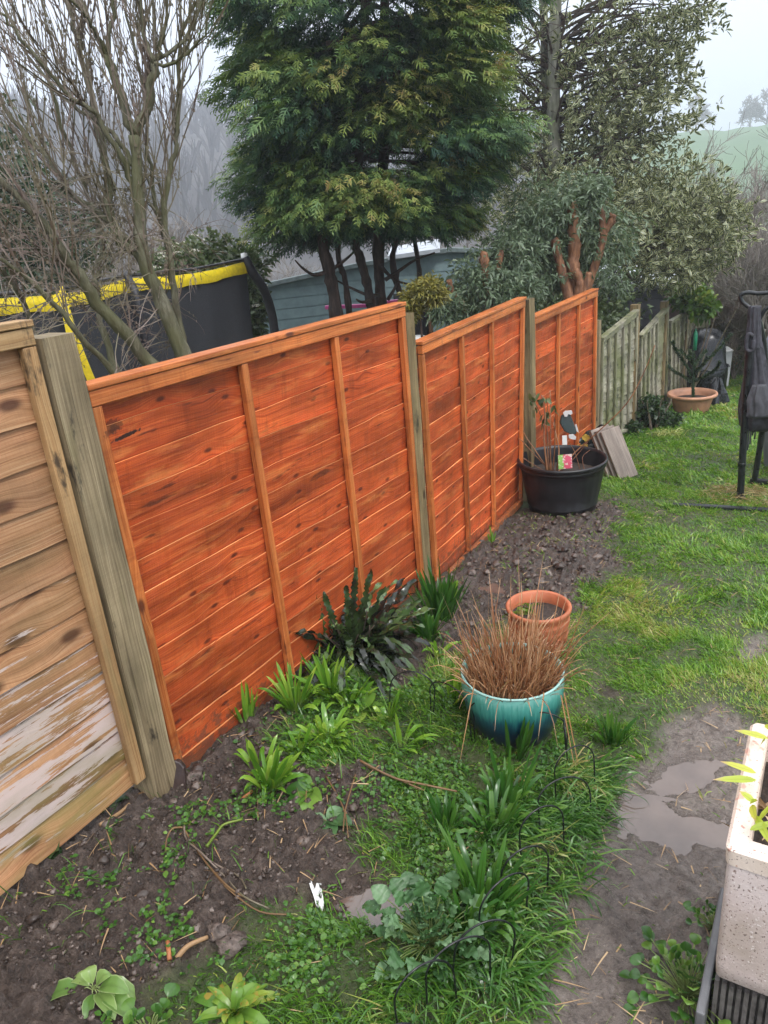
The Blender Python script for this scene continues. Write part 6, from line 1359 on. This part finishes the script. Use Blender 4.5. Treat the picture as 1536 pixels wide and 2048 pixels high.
t = RNG.normal(-.25, 1.0, n); ln = RNG.uniform(.25, 1.25, n); a = np.stack([np.cos(t) * ln + .25, np.sin(t) * ln, np.ones(n)], 1)
dead = sst(.50, .60, fbm(x * 5 + 3, y * 5, 3, 141))
lg = leaves(np.stack([x, y, z - .005], 1), a, perp(unit(a)), RNG.uniform(.05, .22, n), .0022 * RNG.uniform(.7, 1.6, n), [(0, .8), (.25, 1), (.55, .85), (.8, .5), (1, .05)], RNG.uniform(.2, 1.1, n), .2, np.clip(RNG.normal(.36, .18, n) + .55 * dead * (RNG.random(n) < .7), 0, 1.05), 2)
tag(leafobj('edge_grass', lg, M['longgrass']), 'long lank grass spilling over the muddy path', 'grass', kind='stuff')
# small weeds: creeping leaves between the clumps and along the front of the bed
pp = []; ax = []; Ls = []; rn = []
x, y = scatter(-1.75, -.45, .55, 3.0, 5200); z, bed, path, scar, wet = gz(x, y, True)
left = sst(.05, -.08, x - np.interp(y, [.8, 1.4, 2.0, 2.3, 2.6, 4], [-.62, -.60, -.55, -.9, -1.3, -1.75])); pt = fbm(x * 6, y * 6, 4, 151)
d = left * (1 - path) * np.where(bed > .5, .55 * sst(.53, .66, pt), .08 + .62 * sst(.43, .60, pt)); k = RNG.random(len(x)) < d; x, y, z = x[k], y[k], z[k]
for j in range(4):
    n = len(x); t = RNG.uniform(0, 6.28, n); el = RNG.uniform(.05, .9, n)
    pp.append(np.stack([x + RNG.normal(0, .008, n), y + RNG.normal(0, .008, n), z + RNG.uniform(.002, .022, n)], 1)); ax.append(np.stack([np.cos(t), np.sin(t), el], 1)); Ls.append(RNG.uniform(.006, .026, n) * RNG.uniform(.6, 1, n)); rn.append(np.clip(RNG.normal(.45, .2, n), 0, 1))
pp = np.concatenate(pp); ax = np.concatenate(ax); Ls = np.concatenate(Ls); rn = np.concatenate(rn)
tag(leafobj('ground_cover', leaves(pp, ax, np.stack([-ax[:, 1], ax[:, 0], RNG.normal(0, .3, len(ax))], 1), Ls, Ls * .36, [(0, .2), (.3, .9), (.6, 1), (1, .1)], .25, .2, rn, 3), M['weed']), 'small creeping weeds among the clumps', 'weeds', kind='stuff')
# soil crumbs and clods
mb = MB(); x, y = scatter(-1.8, -.9, .55, 2.3, 3200); z, bed, path, scar, wet = gz(x, y, True); k = (bed > .6); x, y, z = x[k], y[k], z[k]
for i in range(len(x)): rock(mb, (x[i], y[i], z[i] + .001), random.choice((.002, .003, .003, .004, .005, .007)) * random.uniform(.7, 1.4), .8)
for i in range(150):
    q_ = random.choice((0, 0, 1)); xx, yy = (random.uniform(-1.8, -.95), random.uniform(.6, 2.2)) if q_ == 0 else (random.uniform(-1.9, -1.1), random.uniform(3.2, 5.0))
    zz_, bb_, _, _, _ = gz(np.array([xx]), np.array([yy]), True)
    if bb_[0] > .7: rock(mb, (xx, yy, zz_[0] + .002), random.uniform(.008, .024) * (1.3 if q_ else 1), .75)
x, y = scatter(-2.0, -.9, 2.6, 5.6, 420); z, bed, path, scar, wet = gz(x, y, True); k = (bed > .6); x, y, z = x[k], y[k], z[k]
for i in range(len(x)): rock(mb, (x[i], y[i], z[i] + .001), random.choice((.006, .008, .010, .016)) * random.uniform(.7, 1.3), .8)
m, nt, b, o = newmat('soil_crumb'); V, _x, _y, r = attr(nt); n = noise(nt, geo(nt), 90, 4)
setin(nt, b, Base_Color=ramp(nt, math_(nt, 'ADD', math_(nt, 'MULTIPLY', r, .7), math_(nt, 'MULTIPLY', n, .4)), [(.1, (.026, .018, .014)), (.6, (.075, .052, .042)), (.92, (.15, .115, .095)), (1, (.36, .31, .27))]), Roughness=.45); bump(nt, n, b, .5, .004)
tag(mb.build('soil_crumbs', m, None, True), 'wet crumbs and clods of dug soil', 'soil', kind='stuff')
# bits of straw and dead stalk on mud and lawn
x, y = scatter(-1.8, .4, .6, 6, 260); z, bed, path, scar, wet = gz(x, y, True); k = RNG.random(len(x)) < .25 + .5 * np.maximum(bed, path); x, y, z = x[k], y[k], z[k]; n = len(x); t = RNG.uniform(0, 6.28, n)
a = np.stack([np.cos(t), np.sin(t), RNG.uniform(-.05, .25, n)], 1)
tag(leafobj('straw_litter', leaves(np.stack([x, y, z + .008], 1), a, np.stack([-np.sin(t), np.cos(t), RNG.normal(0, .3, n)], 1), RNG.uniform(.02, .09, n), RNG.uniform(.0007, .0022, n), BLADE, RNG.uniform(0, .2, n), .2, None, 2), M['straw']), 'scattered straw and dead stalks', 'litter', kind='stuff')
# heap of dead grass at the foot of the swing stand
n = 900; t = RNG.uniform(0, 6.28, n); q = np.sqrt(RNG.random(n)); hx = G(1462, 1000); x = hx[0] + .30 * q * np.cos(t) + .05; y = hx[1] + .34 * q * np.sin(t) + .15; a = rdir(n, .0, .6)
tag(leafobj('dead_grass_heap', leaves(np.stack([x, y, gz(x, y) + .085 * (1 - q ** 2) * RNG.random(n)], 1), a, perp(a), RNG.uniform(.05, .13, n), .0022, BLADE, .4, .1, RNG.random(n), 2), leafm('dead_grass', [(.0, (.12, .10, .03)), (.4, (.28, .20, .08)), (.8, (.42, .32, .15)), (1, (.20, .26, .05))])), 'heap of yellow dead grass at the foot of the swing stand', 'grass', kind='stuff')

# ------------------------------------------------------------------ damp air between the garden and the hill
mb = MB(); mb.box((-420, -60, -60), (420, 420, 75)); ho = tag(mb.build('haze', None), kind='stuff'); ho.data.materials.clear()
m = bpy.data.materials.new('damp_air'); m.use_nodes = True; nt = m.node_tree; nt.nodes.clear(); ho.data.materials.append(m)
o = nt.nodes.new('ShaderNodeOutputMaterial'); pv = nt.nodes.new('ShaderNodeVolumePrincipled'); pv.inputs['Density'].default_value = .0024; pv.inputs['Color'].default_value = (.86, .91, 1, 1); pv.inputs['Anisotropy'].default_value = .2
nt.links.new(pv.outputs[0], o.inputs['Volume'])
